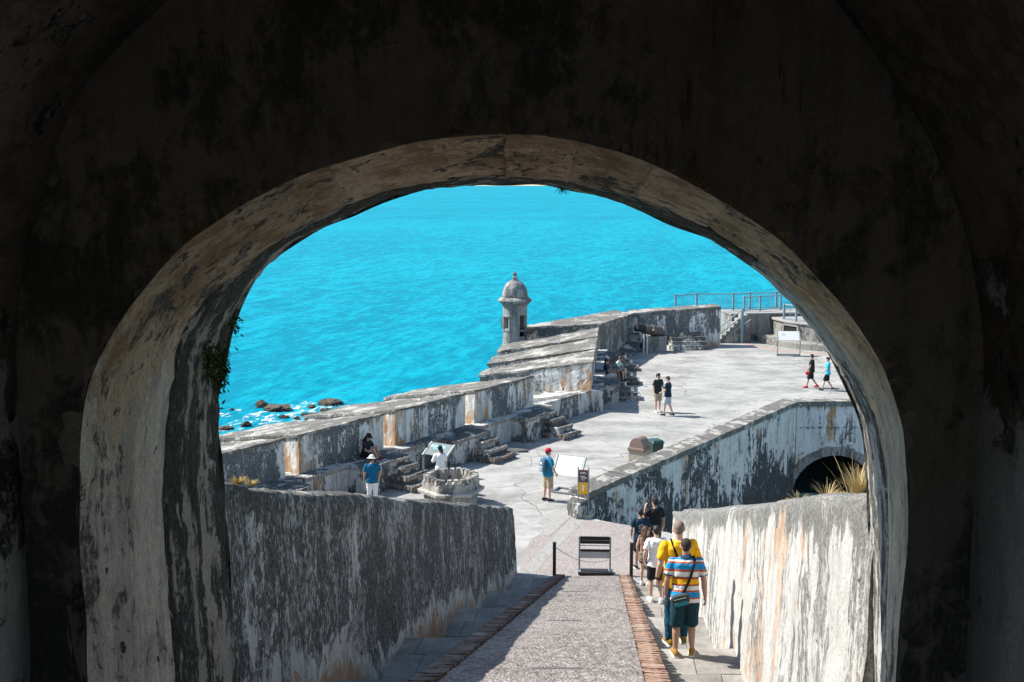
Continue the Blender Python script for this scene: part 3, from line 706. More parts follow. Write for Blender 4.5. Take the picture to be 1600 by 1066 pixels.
# paving at the foot of the ramp
def px_sheet(name, pts, z, mat):
    return sheet(name, [on_z(x, y, z) for x, y in pts], mat)
jag = [(812, 893), (817, 872), (822, 858), (828, 846), (834, 840), (846, 833), (851, 822), (843, 809), (858, 802), (876, 796), (890, 797), (902, 803), (912, 811), (950, 816), (991, 822), (1015, 830)]
px_sheet('pink_paving', [(806, 897), (806, 897)][:1] + jag + [(1045, 862), (1052, 905)], .004, M['pink'])
px_sheet('paving_strip', [(818, 905), (812, 893), (860, 845), (896, 806), (914, 813), (884, 842), (848, 880), (832, 905)], .008, M['patch'])
px_sheet('old_paving_patch', [(843, 809), (858, 802), (876, 796), (890, 797), (896, 804), (872, 826), (858, 838), (848, 836), (851, 822)], .012, M['patch'])

# sunken court on the right
m = MB()
def PD(i, j):
    x = 1.9 + i * .55; y = 12 + j * .75
    s_ = (x - 2.15) * .8 + (y - 33.4) * .6
    if y < 31: s_ = (x - 4.5) * 3
    p = Vector((x, y, -.035 - min(4.3, max(0, s_ * .36)))); return p + Vector((0, 0, nz(p, .8).z * .03))
m.grid(PD, 40, 50); m.build('lower_court', M['dirt'], kind='structure', smooth=True)
m = MB()
m.hexa([(2.15, 33.32, -4.6), (5.58, 31.1, -4.6), (5.66, 31.22, -4.6), (2.23, 33.44, -4.6), (2.15, 33.32, -.003), (5.58, 31.1, -.003), (5.66, 31.22, -.003), (2.23, 33.44, -.003)], res=.4, amp=.01)
m.build('terrace_edge', M['parapet_base'], kind='structure')

# ------------------------------------------------------------------ retaining wall with stone coping
rw = thing('retaining_wall', 'long blackened retaining wall with stone coping and a dark arched opening below', 'wall', (8, 40, -4))
Pa = Vector((2.35, 33.6, 0)); Pb = Vector((12.65, 48.0, 0)); ud = (Pb - Pa).normalized(); nd = Vector((-ud.y, ud.x, 0))
Lw = (Pb - Pa).length; TW = .62
m = MB(); a, b = Pa, Pb
m.quadbox([a[:2], b[:2], (b + nd * TW)[:2], (a + nd * TW)[:2]], -4.7, [.55, .62, .62, .55], res=.16, amp=.03, freq=1.2, fine=.012, maxn=120)
m.build('wall_face', M['retain'], rw, smooth=True)
y = 0; first = True
while y < Lw - .2:
    l = min(random.uniform(1.05, 1.5), Lw - y)
    if Lw - y - l < .5: l = Lw - y
    p0 = Pa + ud * (y + .006) - nd * .07; p1 = Pa + ud * (y + l - .006) - nd * .07; wv = TW + .14
    dz = random.uniform(-.012, .012)
    zz0 = .55 + .07 * (y / Lw); 
    m = MB(); m.quadbox([p0[:2], p1[:2], (p1 + nd * wv)[:2], (p0 + nd * wv)[:2]], zz0 + .002, [zz0 + .2 + dz] * 2 + [zz0 + .23 + dz] * 2, res=.14, amp=.022, freq=2.2, fine=.008)
    m.build('coping_stone', M['coping'], rw, smooth=False); y += l
# broken low end
m = MB(); m.quadbox([(2.05, 33.15), (2.75, 34.05), (2.30, 34.45), (1.75, 33.65)], -.1, [.42, .62, .66, .45], res=.09, amp=.07, freq=2, fine=.02)
m.build('wall_end', M['step_stone'], rw, smooth=True)
# right-hand stretch with the arch
XA, ZS, RA = 14.45, -3.55, 1.95
YW = 48.0; X0, X1 = 12.65, 24.0
m = MB(); n = 40
arc = [Vector((XA - RA * math.cos(math.pi * i / n), YW, ZS + RA * math.sin(math.pi * i / n))) for i in range(n + 1)]
def rect(i):
    a = arc[i]; f = i / n
    if f < .2: return Vector((X0, YW, ZS + (0.55 - ZS) * f / .2))
    if f > .8: return Vector((X1, YW, .62 - (.62 - ZS) * (f - .8) / .2))
    return Vector((X0 + (X1 - X0) * (f - .2) / .6, YW, .6))
def PW(i, j):
    p = arc[i].lerp(rect(i), (j / 20)); return p + Vector((0, nz(p, 1.4).y * .03 + nz(p, 6).y * .012, 0))
m.grid(PW, n + 1, 21, dt=lambda i, j: max(0, .6 - PW(i, j).z))
m.add([(X0, YW, -4.7), (XA - RA, YW, -4.7), (XA - RA, YW, ZS), (X0, YW, ZS)], [(0, 1, 2, 3)]); m.add([(XA + RA, YW, -4.7), (X1, YW, -4.7), (X1, YW, ZS), (XA + RA, YW, ZS)], [(0, 1, 2, 3)])
m.build('wall_face', M['retain_end'], rw, smooth=True)
m = MB(); m.quadbox([(X0 + .05, YW - .03), (X1, YW - .03), (X1, YW + .05), (X0 + .05, YW + .05)], -.42, -.34, res=.3, amp=.015); m.build('string_course', M['retain_end'], rw)
x = X0 + .02
while x < X1 - .2:
    l = min(1.3 + random.uniform(-.15, .2), X1 - x); m = MB(); m.quadbox([(x, YW - .08), (x + l - .012, YW - .08), (x + l - .012, YW + .62), (x, YW + .62)], .604, .82 + random.uniform(-.01, .01), res=.16, amp=.02, freq=2.2, fine=.008)
    m.build('coping_stone', M['coping'], rw); x += l
m = MB(); m.quadbox([(X0, YW + .08), (X1, YW + .08), (X1, YW + .5), (X0, YW + .5)], -.6, .6, res=2); m.build('wall_core', M['retain_end'], rw)
# ring of arch stones and the dark recess
nst = 15
for i in range(nst):
    t0, t1 = math.pi * (i + .04) / nst, math.pi * (i + .96) / nst; m = MB(); cc = []
    for r_, zz in ((RA - .02, 0), (RA + .36, 0)):
        pass
    f = lambda r_, t, yy: (XA - r_ * math.cos(t), yy, ZS + r_ * math.sin(t))
    ra, rb = RA - .03, RA + .36 + random.uniform(-.03, .03)
    m.hexa([f(ra, t0, YW - .07), f(ra, t1, YW - .07), f(ra, t1, YW + .5), f(ra, t0, YW + .5), f(rb, t0, YW - .07), f(rb, t1, YW - .07), f(rb, t1, YW + .5), f(rb, t0, YW + .5)], res=.16, amp=.02, freq=3)
    m.build('arch_stone', M['stone'], rw)
m = MB()
m.grid(lambda i, j: arc[i] + Vector((0, .05 + j * 1.0, 0)), n + 1, 6); m.add([arc[i] + Vector((0, 5, 0)) for i in range(n + 1)], [tuple(range(n + 1))])
m.add([(XA - RA, YW + .05, ZS), (XA - RA, YW + 5, ZS), (XA - RA, YW + 5, -4.8), (XA - RA, YW + .05, -4.8)], [(0, 1, 2, 3)]); m.add([(XA + RA, YW + .05, ZS), (XA + RA, YW + 5, ZS), (XA + RA, YW + 5, -4.8), (XA + RA, YW + .05, -4.8)], [(0, 1, 2, 3)])
m.add([(XA - RA, YW + 5, -4.8), (XA + RA, YW + 5, -4.8), (XA + RA, YW + 5, ZS), (XA - RA, YW + 5, ZS)], [(0, 1, 2, 3)])
m.build('arch_recess', M['recess_shade'], rw)  # shade of the deep opening painted on as near-black

# ------------------------------------------------------------------ seaward parapet with embrasures
TP = 5.4; ZI, ZO, ZS0, ZS1 = 2.32, 1.28, .98, .45
def v3(p, z): return (p.x, p.y, z)
def merlon(par, pa, pb, oa, ob_, name='merlon', zi=ZI, zo=ZO):
    """pa, pb: inner face; oa, ob_: outer ends. Body in patchy plaster, sloping dark top laid on it"""
    m = MB(); m.hexa([v3(oa, ZS1 - .1), v3(pa, ZS0 - .1), v3(pb, ZS0 - .1), v3(ob_, ZS1 - .1), v3(oa, zo - .07), v3(pa, zi - .07), v3(pb, zi - .07), v3(ob_, zo - .07)], res=.13, amp=.035, freq=1.3, fine=.012, maxn=60)
    uu = (pb - pa).normalized(); m.db = [max(0, (v - pa).dot(uu)) for v in m.v]; m.build(name, M['merlon'], par, smooth=False)
    d = (pa - oa).normalized() * .05; e = (pb - pa).normalized() * .03
    m = MB(); m.hexa([v3(oa - d - e, zo - .075), v3(pa + d - e, zi - .085), v3(pb + d + e, zi - .085), v3(ob_ - d + e, zo - .075), v3(oa - d - e, zo + .03), v3(pa + d - e, zi), v3(pb + d + e, zi), v3(ob_ - d + e, zo + .03)], res=.14, amp=.04, freq=1.5, fine=.018, maxn=60)
    m.build('merlon_top', M['top'], par, smooth=False)
def steps_block(par, base, u, n, wid, proj, rng):
    """firing step: platform against the wall and stone steps down towards the terrace"""
    inn = -n
    def q(a0, a1, b0, b1): return [(base + u * a0 + inn * b0)[:2], (base + u * a0 + inn * b1)[:2], (base + u * a1 + inn * b1)[:2], (base + u * a1 + inn * b0)[:2]]
    def blk(a0, a1, b0, b1, z0, z1, name):
        m = MB(); m.quadbox(q(a0, a1, b0, b1), z0, z1, res=.13, amp=.05, freq=1.8, fine=.02); o = m.build(name, M['step_stone'], par, smooth=False)
        # soldier course of brick along the front and ends, standing just proud
        k = MB(); L = a1 - a0; c = int(L / .115)
        for i in range(c):
            p = base + u * (a0 + L * (i + .5) / c) + inn * (b1 + .0); s_ = random.uniform(.7, 1.0)
            mm = Matrix.Rotation(math.atan2(u.y, u.x), 3, 'Z')
            k.box((p.x + random.uniform(-.01, .01), p.y, z1 - .075), ((L / c) * .72, .05, .13 * s_), mm)
        c = int((b1 - b0) / .13)
        for i in range(c):
            for aa in (a0, a1):
                if random.random() < .2: continue
                p = base + u * aa + inn * (b0 + (b1 - b0) * (i + .5) / c)
                k.box((p.x, p.y, z1 - .07), (.045, .09, .12), Matrix.Rotation(math.atan2(u.y, u.x), 3, 'Z'))
        k.build('brick_course', M['brick_edge'], o, kind='stuff')
    blk(-wid / 2, wid / 2, .0, proj, -.1, .98, 'firing_step')
    for i in range(3):
        s_ = wid * (.36 + .03 * i)
        z1 = .98 - .25 * (i + 1)
        blk(wid / 2 - s_ * 1.1, wid / 2 + .10 + .06 * i, proj - .02, proj + .34 * (i + 1), -.1, z1, 'stone_step')
    # rubble weathered off the stair's flank
def flank(par, P0, u, n, count, bay, gap, first_outer=None, last_outer=None, blocks=True, i0=0, blk_w=2.3):
    Lt = bay * count
    m = MB(); a = P0 + u * (-.05); b = P0 + u * (Lt + .05)
    oa = a + n * TP; ob_ = b + n * TP
    if last_outer is not None: ob_ = last_outer
    if first_outer is not None: oa = first_outer
    m.hexa([v3(oa, SEA - .5), v3(a, -.2), v3(b, -.2), v3(ob_, SEA - .5), v3(oa, ZS1), v3(a, ZS0), v3(b, ZS0), v3(ob_, ZS1)], res=.3, amp=.03, freq=1.2, fine=.01, maxn=80)
    m.build('wall_base', M['parapet_base'], par, smooth=False)
    for k in range(count):
        pa = P0 + u * (k * bay); pb = P0 + u * (k * bay + bay - gap)
        oa_ = pa + n * TP + u * .75; ob2 = pb + n * TP - u * .55
        if k == 0 and first_outer is not None: oa_ = first_outer
        if k == count - 1 and last_outer is not None: ob2 = last_outer
        merlon(par, pa, pb, oa_, ob2)
    # ledge along the foot of the inner face, topped with brick
    m = MB(); q = [a[:2], (a - n * .52)[:2], (b - n * .52)[:2], b[:2]]
    m.quadbox(q, -.15, ZS0 + .015, res=.2, amp=.035, freq=1.6, fine=.014, maxn=90); led = m.build('wall_ledge', M['parapet_base'], par, smooth=False)
    k = MB(); c = int(Lt / .12)
    for i in range(c):
        p = a + u * (Lt * (i + .5) / c) - n * .50
        if random.random() < .12: continue
        k.box((p.x, p.y, ZS0 - .06), ((Lt / c) * .7, .11, .15 * random.uniform(.75, 1)), Matrix.Rotation(math.atan2(u.y, u.x), 3, 'Z'))
    k.build('brick_course', M['brick_edge'], led, kind='stuff')
    if blocks:
        for k in range(count):
            steps_block(par, P0 + u * (k * bay + bay * .62), u, n, blk_w, 1.25, 0)
par = thing('parapet_wall', 'long seaward parapet with embrasures and brick-edged firing steps, peeling white and black', 'wall', (-2, 42, 0))
corner_o = Vector((-1.55, 51.9, 0))
flank(par, A0 - UA * (BAY * 2), UA, NA, 5, BAY, .62)
ls = A0 + UA * (BAY * 3)
# last merlon of the first flank, up to the bend
o_l = ls + NA * TP + UA * .75
m = MB(); m.hexa([v3(o_l, SEA - .5), v3(ls, -.2), v3(E1, -.2), v3(corner_o, SEA - .5), v3(o_l, ZS1), v3(ls, ZS0), v3(E1, ZS0), v3(corner_o, ZS1)], res=.3, amp=.03); m.build('wall_base', M['parapet_base'], par)
par2 = thing('parapet_wall', 'stretch of parapet beyond the bend, three broad sloping grey tops below the sentry box', 'wall', (4.2, 56, 0))
flank(par2, E1, UB, NB, 3, 4.27, .5, first_outer=corner_o, blk_w=1.9)
par3 = thing('parapet_wall', 'dark shaded parapet running from the sentry box to the far corner by the cannon', 'wall', (6, 65, 0))
q = [Vector((.2, 63.9, 0)), E2, K, Vector((6.7, 71.0, 0))]
m = MB(); m.hexa([v3(q[0], SEA), v3(q[1], -.2), v3(q[2], -.2), v3(q[3], SEA), v3(q[0], 1.95), v3(q[1], 2.38), v3(q[2], 2.16), v3(q[3], 2.2)], res=.2, amp=.035, fine=.012, maxn=50); m.build('wall_body', M['coping'], par3)
m = MB(); m.hexa([v3(q[0] + Vector((-.1, .05, 0)), 1.95), v3(q[1] + Vector((0.04, -.1, 0)), 2.37), v3(q[2] + Vector((.07, -.05, 0)), 2.15), v3(q[3] + Vector((0, .1, 0)), 2.19), v3(q[0] + Vector((-.1, .05, 0)), 2.05), v3(q[1] + Vector((0.04, -.1, 0)), 2.46), v3(q[2] + Vector((.07, -.05, 0)), 2.25), v3(q[3] + Vector((0, .1, 0)), 2.29)], res=.2, amp=.04, fine=.015, maxn=50); m.build('wall_top', M['top'], par3)
# rough step masses by the far corner
rng = random.Random(3)
for (px, py, wd, hh) in [(975, 551, 2.0, .5), (980, 545, 1.5, .95), (966, 540, 1.3, 1.5), (972, 556, 1.6, .3)]:
    p = on_z(px, py, 0); mb = MB(); mb.quadbox([(p.x - wd / 2, p.y - .2), (p.x + wd / 2, p.y), (p.x + wd / 2 - .1, p.y + 1.1), (p.x - wd / 2, p.y + 1.0)], -.1, hh, res=.16, amp=.09, freq=1.6, fine=.03); mb.build('stone_step', M['step_stone'], par3)
par4 = thing('parapet_wall', 'white and black peeling far wall facing us, between the cannon and the railing', 'wall', (10, 69.5, 0))
uf = (K2 - K).normalized(); nf_ = Vector((-uf.y, uf.x, 0))
m = MB(); m.quadbox([K[:2], K2[:2], (K2 + nf_ * 1.1)[:2], (K + nf_ * 1.1)[:2]], [-.2, -.2, SEA, SEA], [2.16, 2.50, 2.56, 2.22], res=.16, amp=.03, fine=.012, maxn=70); m.build('wall_body', M['merlon'], par4)
m = MB(); m.quadbox([(K - nf_ * .06 - uf * .05)[:2], (K2 - nf_ * .06)[:2], (K2 + nf_ * 1.15)[:2], (K + nf_ * 1.15 - uf * .05)[:2]], [2.165, 2.505, 2.565, 2.225], [2.27, 2.61, 2.66, 2.32], res=.2, amp=.03, fine=.015); m.build('wall_top', M['top'], par4)
for i in range(4):
    a = K + uf * (3.3 - .0 * i) - nf_ * (.05); z1 = 1.0 - .24 * i
    mb = MB(); mb.quadbox([(a - nf_ * (.5 + .3 * i) - uf * .9)[:2], (a - nf_ * (.5 + .3 * i) + uf * 1.3)[:2], (a + uf * 1.3)[:2], (a - uf * (.9 + .2 * i))[:2]], -.1, z1, res=.16, amp=.05, freq=1.8, fine=.02); mb.build('stone_step', M['step_stone'], par4)
for i in range(5):
    a = K + uf * (.9 + .35 * i) - nf_ * (.1 + .2 * (i % 3)); r_ = .28 + .1 * rng.random()
    mb = MB(); mb.ell((a.x, a.y, .15 + .1 * (i % 2)), (r_ * 1.3, r_, r_ * .8), 10); 
    mb.v = [v + nz(v, 2.2, i) * .12 for v in mb.v]; mb.build('rubble_stone', M['step_stone'], par4, smooth=True)

# ------------------------------------------------------------------ sentry box
gx, gy = .17, 63.0
g = thing('sentry_box', 'round grey stone sentry box with ribbed dome standing above the turquoise sea', 'sentry box', (gx, gy, 1.2))
m = MB(); R0 = .70
seg = 48
# corbelled foot
m.lathe([(.15, -.5), (.45, .1), (.80, .55), (.88, .72), (.86, .82), (.74, .95), (R0 + .03, 1.15), (R0 + .03, 1.25)], seg, (gx, gy, 0)); m.build('corbel_foot', M['garita'], g, smooth=True)
m = MB(); zlo, zhi = 1.25, 3.52
def gang(px): return None
# wall with openings: columns of quads, skipping windows and the doorway
wins = [(-150, -118, 2.15, 2.85), (-66, -26, 1.7, 2.95), (60, 84, 2.2, 2.85), (150, 175, 2.2, 2.8)]
nz_ = 24; thk = .17
def gsol(k, j):
    a = -180 + 360 * (k + .5) / seg; z = zlo + (zhi - zlo) * (j + .5) / nz_
    return not any(w_[0] <= a <= w_[1] and w_[2] <= z <= w_[3] for w_ in wins)
def gp(k, j, r): a = R(-180 + 360 * k / seg); return (gx + r * math.cos(a), gy + r * math.sin(a), zlo + (zhi - zlo) * j / nz_)
for k in range(seg):
    for j in range(nz_):
        if not gsol(k, j): continue
        ro, ri = R0, R0 - thk
        o = [gp(k, j, ro), gp(k + 1, j, ro), gp(k + 1, j + 1, ro), gp(k, j + 1, ro)]; i_ = [gp(k, j, ri), gp(k + 1, j, ri), gp(k + 1, j + 1, ri), gp(k, j + 1, ri)]
        fs = [(0, 1, 2, 3), (7, 6, 5, 4)]
        if not gsol((k + 1) % seg, j): fs.append((1, 5, 6, 2))
        if not gsol((k - 1) % seg, j): fs.append((0, 3, 7, 4))
        if j + 1 < nz_ and not gsol(k, j + 1): fs.append((3, 2, 6, 7))
        if j > 0 and not gsol(k, j - 1): fs.append((0, 4, 5, 1))
        m.add(o + i_, fs)
m.build('round_wall', M['garita'], g)
m = MB(); m.lathe([(R0 - .05, 2.02), (R0 + .035, 2.02), (R0 + .035, 2.09), (R0 - .05, 2.09)], seg, (gx, gy, 0)); m.build('string_course', M['garita'], g, smooth=False)
for w_ in wins[:1] + wins[2:]:
    a = R((w_[0] + w_[1]) / 2); mb = MB(); c = Vector((gx + math.cos(a) * (R0 + .005), gy + math.sin(a) * (R0 + .005), (w_[2] + w_[3]) / 2)); M3 = Matrix.Rotation(a, 3, 'Z'); ww = R0 * R(w_[1] - w_[0]); hh = w_[3] - w_[2]
    for s_ in (-1, 1): mb.box(c + M3 @ Vector((0, s_ * (ww / 2 + .035), 0)), (.09, .07, hh + .16), M3)
    for s_ in (-1, 1): mb.box(c + Vector((0, 0, s_ * (hh / 2 + .045))), (.088, ww, .07), M3)
    mb.build('window_frame', M['garita'], g)
m = MB(); m.lathe([(R0 - .02, 3.46), (R0 + .08, 3.52), (R0 + .12, 3.60), (R0 + .24, 3.70), (R0 + .30, 3.76), (R0 + .30, 3.80), (R0 + .16, 3.90), (R0 + .06, 3.96), (R0, 3.97)], seg, (gx, gy, 0)); m.build('cornice', M['garita'], g, smooth=True)
m = MB(); rs = []
for t in [x / 14 for x in range(15)]:
    th = t * math.pi / 2; r_ = (R0 + .03) * math.cos(th) ** .85 if t < 1 else .02; z = 3.94 + 1.0 * math.sin(th)
    rs.append([(gx + r_ * (1 + .028 * max(0, math.cos(8 * 2 * math.pi * k / 64)) ** 4) * math.cos(2 * math.pi * k / 64), gy + r_ * (1 + .028 * max(0, math.cos(8 * 2 * math.pi * k / 64)) ** 4) * math.sin(2 * math.pi * k / 64), z) for k in range(64)])
m.rings(rs); m.build('ribbed_dome', M['garita'], g, smooth=True)
m = MB(); m.lathe([(.22, 4.82), (.24, 4.90), (.17, 4.96), (.15, 5.02), (.19, 5.05), (.12, 5.10), (.065, 5.16), (.065, 5.2)], 20, (gx, gy, 0)); m.ell((gx, gy, 5.29), (.125, .125, .12), 16); m.build('ball_finial', M['garita'], g, smooth=True)

# ------------------------------------------------------------------ gun platform, walkway, stairs and rails at the far right
gp_ = thing('gun_platform', 'round two-tiered concrete gun platform with a ring step around it', 'platform', (22.3, 73.5, 0))
pc = Vector((22.3, 73.5, 0))
def drum(name, r, z0, z1, mat, a0=0, a1=360, amp=.02):
    m = MB(); n = 96
    prof = [(r, z0), (r, z1 - .03), (r - .03, z1), (r * .5, z1 + .01), (.01, z1 + .01)]
    m.lathe(prof, n, pc); m.v = [v + nz(v, 1.3) * amp for v in m.v]; return m.build(name, mat, gp_, smooth=False)
drum('ring_step', 6.0, -.1, .40, M['stone'])
drum('drum', 4.75, .38, 1.42, M['stone']); drum('drum_cap', 4.85, 1.422, 1.55, M['patch'])
m = MB()
for aa in (-118, -150, -86):
    a = R(aa); M3 = Matrix.Rotation(a, 3, 'Z'); c = pc + Vector((math.cos(a) * 4.74, math.sin(a) * 4.74, .98))
    mb = MB()
    for s_ in (-1, 1): mb.box(c + M3 @ Vector((.02, s_ * .66, 0)), (.16, .14, .62), M3)
    for s_ in (-1, 1): mb.box(c + M3 @ Vector((.02, 0, s_ * .31)), (.158, 1.19, .10), M3)
    ni = mb.build('niche_frame', M['stone'], gp_)
    mb = MB(); mb.box(c + M3 @ Vector((.012, 0, 0)), (.05, 1.18, .52), M3); mb.build('niche_shade', M['recess_shade'], ni)  # dark sheet painted in place of the niche's shade
m = MB(); n = 80; vs_ = []; 
for k in range(n + 1):
    a = R(150 + 130 * k / n)
    for r_ in (7.0, 7.42): vs_.append(pc + Vector((math.cos(a) * r_, math.sin(a) * r_, .006)))
m.add(vs_, [(2 * k, 2 * k + 1, 2 * k + 3, 2 * k + 2) for k in range(n)]); m.build('painted_ring', flat('faded red floor ring', (.36, .25, .22), .9, .3, 8), kind='structure')
m = MB(); vs_ = []
for k in range(n + 1):
    a = R(150 + 130 * k / n)
    for r_ in (6.02, 6.95): vs_.append(pc + Vector((math.cos(a) * r_, math.sin(a) * r_, .006)))
m.add(vs_, [(2 * k, 2 * k + 1, 2 * k + 3, 2 * k + 2) for k in range(n)]); m.build('dark_ring', M['dirt'], kind='structure')

wk = thing('raised_walkway', 'raised concrete walkway with stairs behind the far railing', 'walkway', (17, 75, 0))
m = MB(); m.quadbox([(14.7, 73.2), (30, 75.6), (30, 77.7), (14.4, 75.4)], [-.2, -.2, SEA, SEA], 1.72, res=.5, amp=.02); m.build('walkway_body', M['stone'], wk)
m = MB(); m.quadbox([(14.65, 73.12), (30, 75.5), (30, 77.8), (14.35, 75.5)], 1.725, 1.82, res=.6, amp=.012); m.build('walkway_deck', M['patch'], wk)
for i in range(7):
    m = MB(); x0 = 13.62 + i * .25
    m.quadbox([(x0, 72.0 + i * .02), (15.6, 72.3), (15.6, 73.15), (x0, 73.1)], -.1, .26 * (i + 1) - .002, res=.4, amp=.008); st = m.build('stair_tread', M['patch'], wk)
m = MB(); m.quadbox([(13.75, 71.86), (15.75, 71.96), (15.75, 72.08), (13.75, 71.98)], -.1, [.12, 1.6, 1.6, .12], res=.3, amp=.01); m.build('stair_side', M['stone'], wk)

def rail_run(lab, pts, hp, nbal, post_idx=None, low=.12, pw=.13, bal_r=.014, mid=False):
    """pts: (x, y, z) post bases; posts, rails between and thin balusters"""
    th = thing('metal_railing', lab, 'railing', pts[0])
    for p in pts:
        b = MB(); b.box((p[0], p[1], p[2] + hp / 2 + .03), (pw, pw, hp + .06)); b.build('rail_post', M['rail'], th, bev=.01)
    for a, b_ in zip(pts, pts[1:]):
        a = Vector(a); b_ = Vector(b_)
        for name, h, r_ in (('top_rail', hp - .02, .038), ('bottom_rail', low, .026)):
            b = MB(); d = (b_ - a).normalized() * .07; b.tube([a + d + Vector((0, 0, h)), b_ - d + Vector((0, 0, h))], r_, 8); b.build(name, M['rail'], th)
        if nbal:
            b = MB(); n = max(2, int((b_ - a).length / nbal))
            for i in range(1, n):
                p = a.lerp(b_, i / n); b.tube([p + Vector((0, 0, low)), p + Vector((0, 0, hp - .03))], bal_r, 5)
            b.build('balusters', M['rail'], th, kind='stuff')
    return th
def P3(px, y, z): 
    d = ray(px, 500); return (d.x / d.y * y, y, z)
rail_run('pale blue railing along the sea edge behind the far wall', [P3(1055, 72.3, 2.0), P3(1088, 73.2, 2.0), P3(1145, 75.2, 1.82), P3(1171, 75.7, 1.82), P3(1212, 76.2, 1.82), P3(1275, 77, 1.82), P3(1345, 77.6, 1.82)], 1.15, .2, bal_r=.013)
rail_run('pale blue handrail sloping up the stairs beside the far wall', [P3(1123, 72.05, 0), P3(1159.5, 71.95, 1.25)], 1.0, 0, low=.5)
rail_run('pale blue railing at the top of the stairs, between the stairs and the round platform', [P3(1162, 74.2, 1.82), P3(1187, 74.6, 1.82), P3(1219, 75.4, 1.82)], 1.02, .8)
ang = [196, 212, 238, 258, 280]
rail_run('pale blue railing standing on the round gun platform', [tuple(pc + Vector((math.cos(R(a)) * 4.5, math.sin(R(a)) * 4.5, 1.56))) for a in ang], 1.0, .55, bal_r=.016)
b = MB(); b.box((P3(1159.5, 71.9, 0)[0], 71.88, 1.05), (.16, .16, 2.3)); b.build('stair_post', M['rail'], wk, bev=.01)

# ------------------------------------------------------------------ cannon
cy = 68.2; cxm = P3(993, cy, 0)[0]; 
cn = thing('cannon', 'old iron cannon with black muzzle resting on a concrete block', 'cannon', (P3(1022, 68.2, 0)[0], 68.2, 0))
A_ = Vector(on_y(994, 511, 67.6)); B_ = Vector(on_y(1034, 519, 68.4)); dd = (B_ - A_).normalized()
def cpt(t): return A_ + dd * t
Lc = (B_ - A_).length
m = MB(); m.tube([cpt(0), cpt(.08), cpt(.1), cpt(.62)], [.26, .28, .25, .255], 20); m.tube([cpt(0.02), cpt(-.02)], [.13, .12], 14); m.build('muzzle', M['iron_dark'], cn, smooth=False)
m = MB(); m.tube([cpt(.6), cpt(.66), cpt(.68), cpt(1.1), cpt(1.12), cpt(1.2), cpt(1.22), cpt(Lc - .1), cpt(Lc - .08), cpt(Lc)], [.255, .285, .27, .30, .325, .325, .31, .35, .38, .38], 20); m.tube([cpt(Lc), cpt(Lc + .07), cpt(Lc + .12), cpt(Lc + .2), cpt(Lc + .3), cpt(Lc + .36)], [.3, .18, .08, .10, .10, .03], 14)
m.build('barrel', M['iron'], cn, smooth=False)
pm = cpt(Lc * .55); side_ = Vector((-dd.y, dd.x, 0)).normalized(); m = MB(); m.tube([pm - side_ * .55, pm + side_ * .55], .1, 10); m.build('trunnion', M['iron'], cn)
m = MB(); p = cpt(Lc * .78); m.quadbox([(p.x - .62, p.y - .42), (p.x + .62, p.y - .42), (p.x + .62, p.y + .42), (p.x - .62, p.y + .42)], -.05, p.z - .3, res=.3, amp=.03, freq=1.5); m.build('support_block', M['stone'], cn)
for k, px in enumerate((1006.5, 1011.5)):
    p = P3(px, 67.1, 0); p = Vector(p); b = MB(); b.tube([p, p + Vector((0, 0, 1.2))], .055, 10); b.tube([p + Vector((0, 0, 1.2)), p + Vector((0, 0, 1.22))], .06, 10)
    b.build('marker_post', M['white_panel'], label=('left' if k == 0 else 'right') + ' slim white post of the pair under the cannon muzzle', cat='post', group='white posts by the cannon')

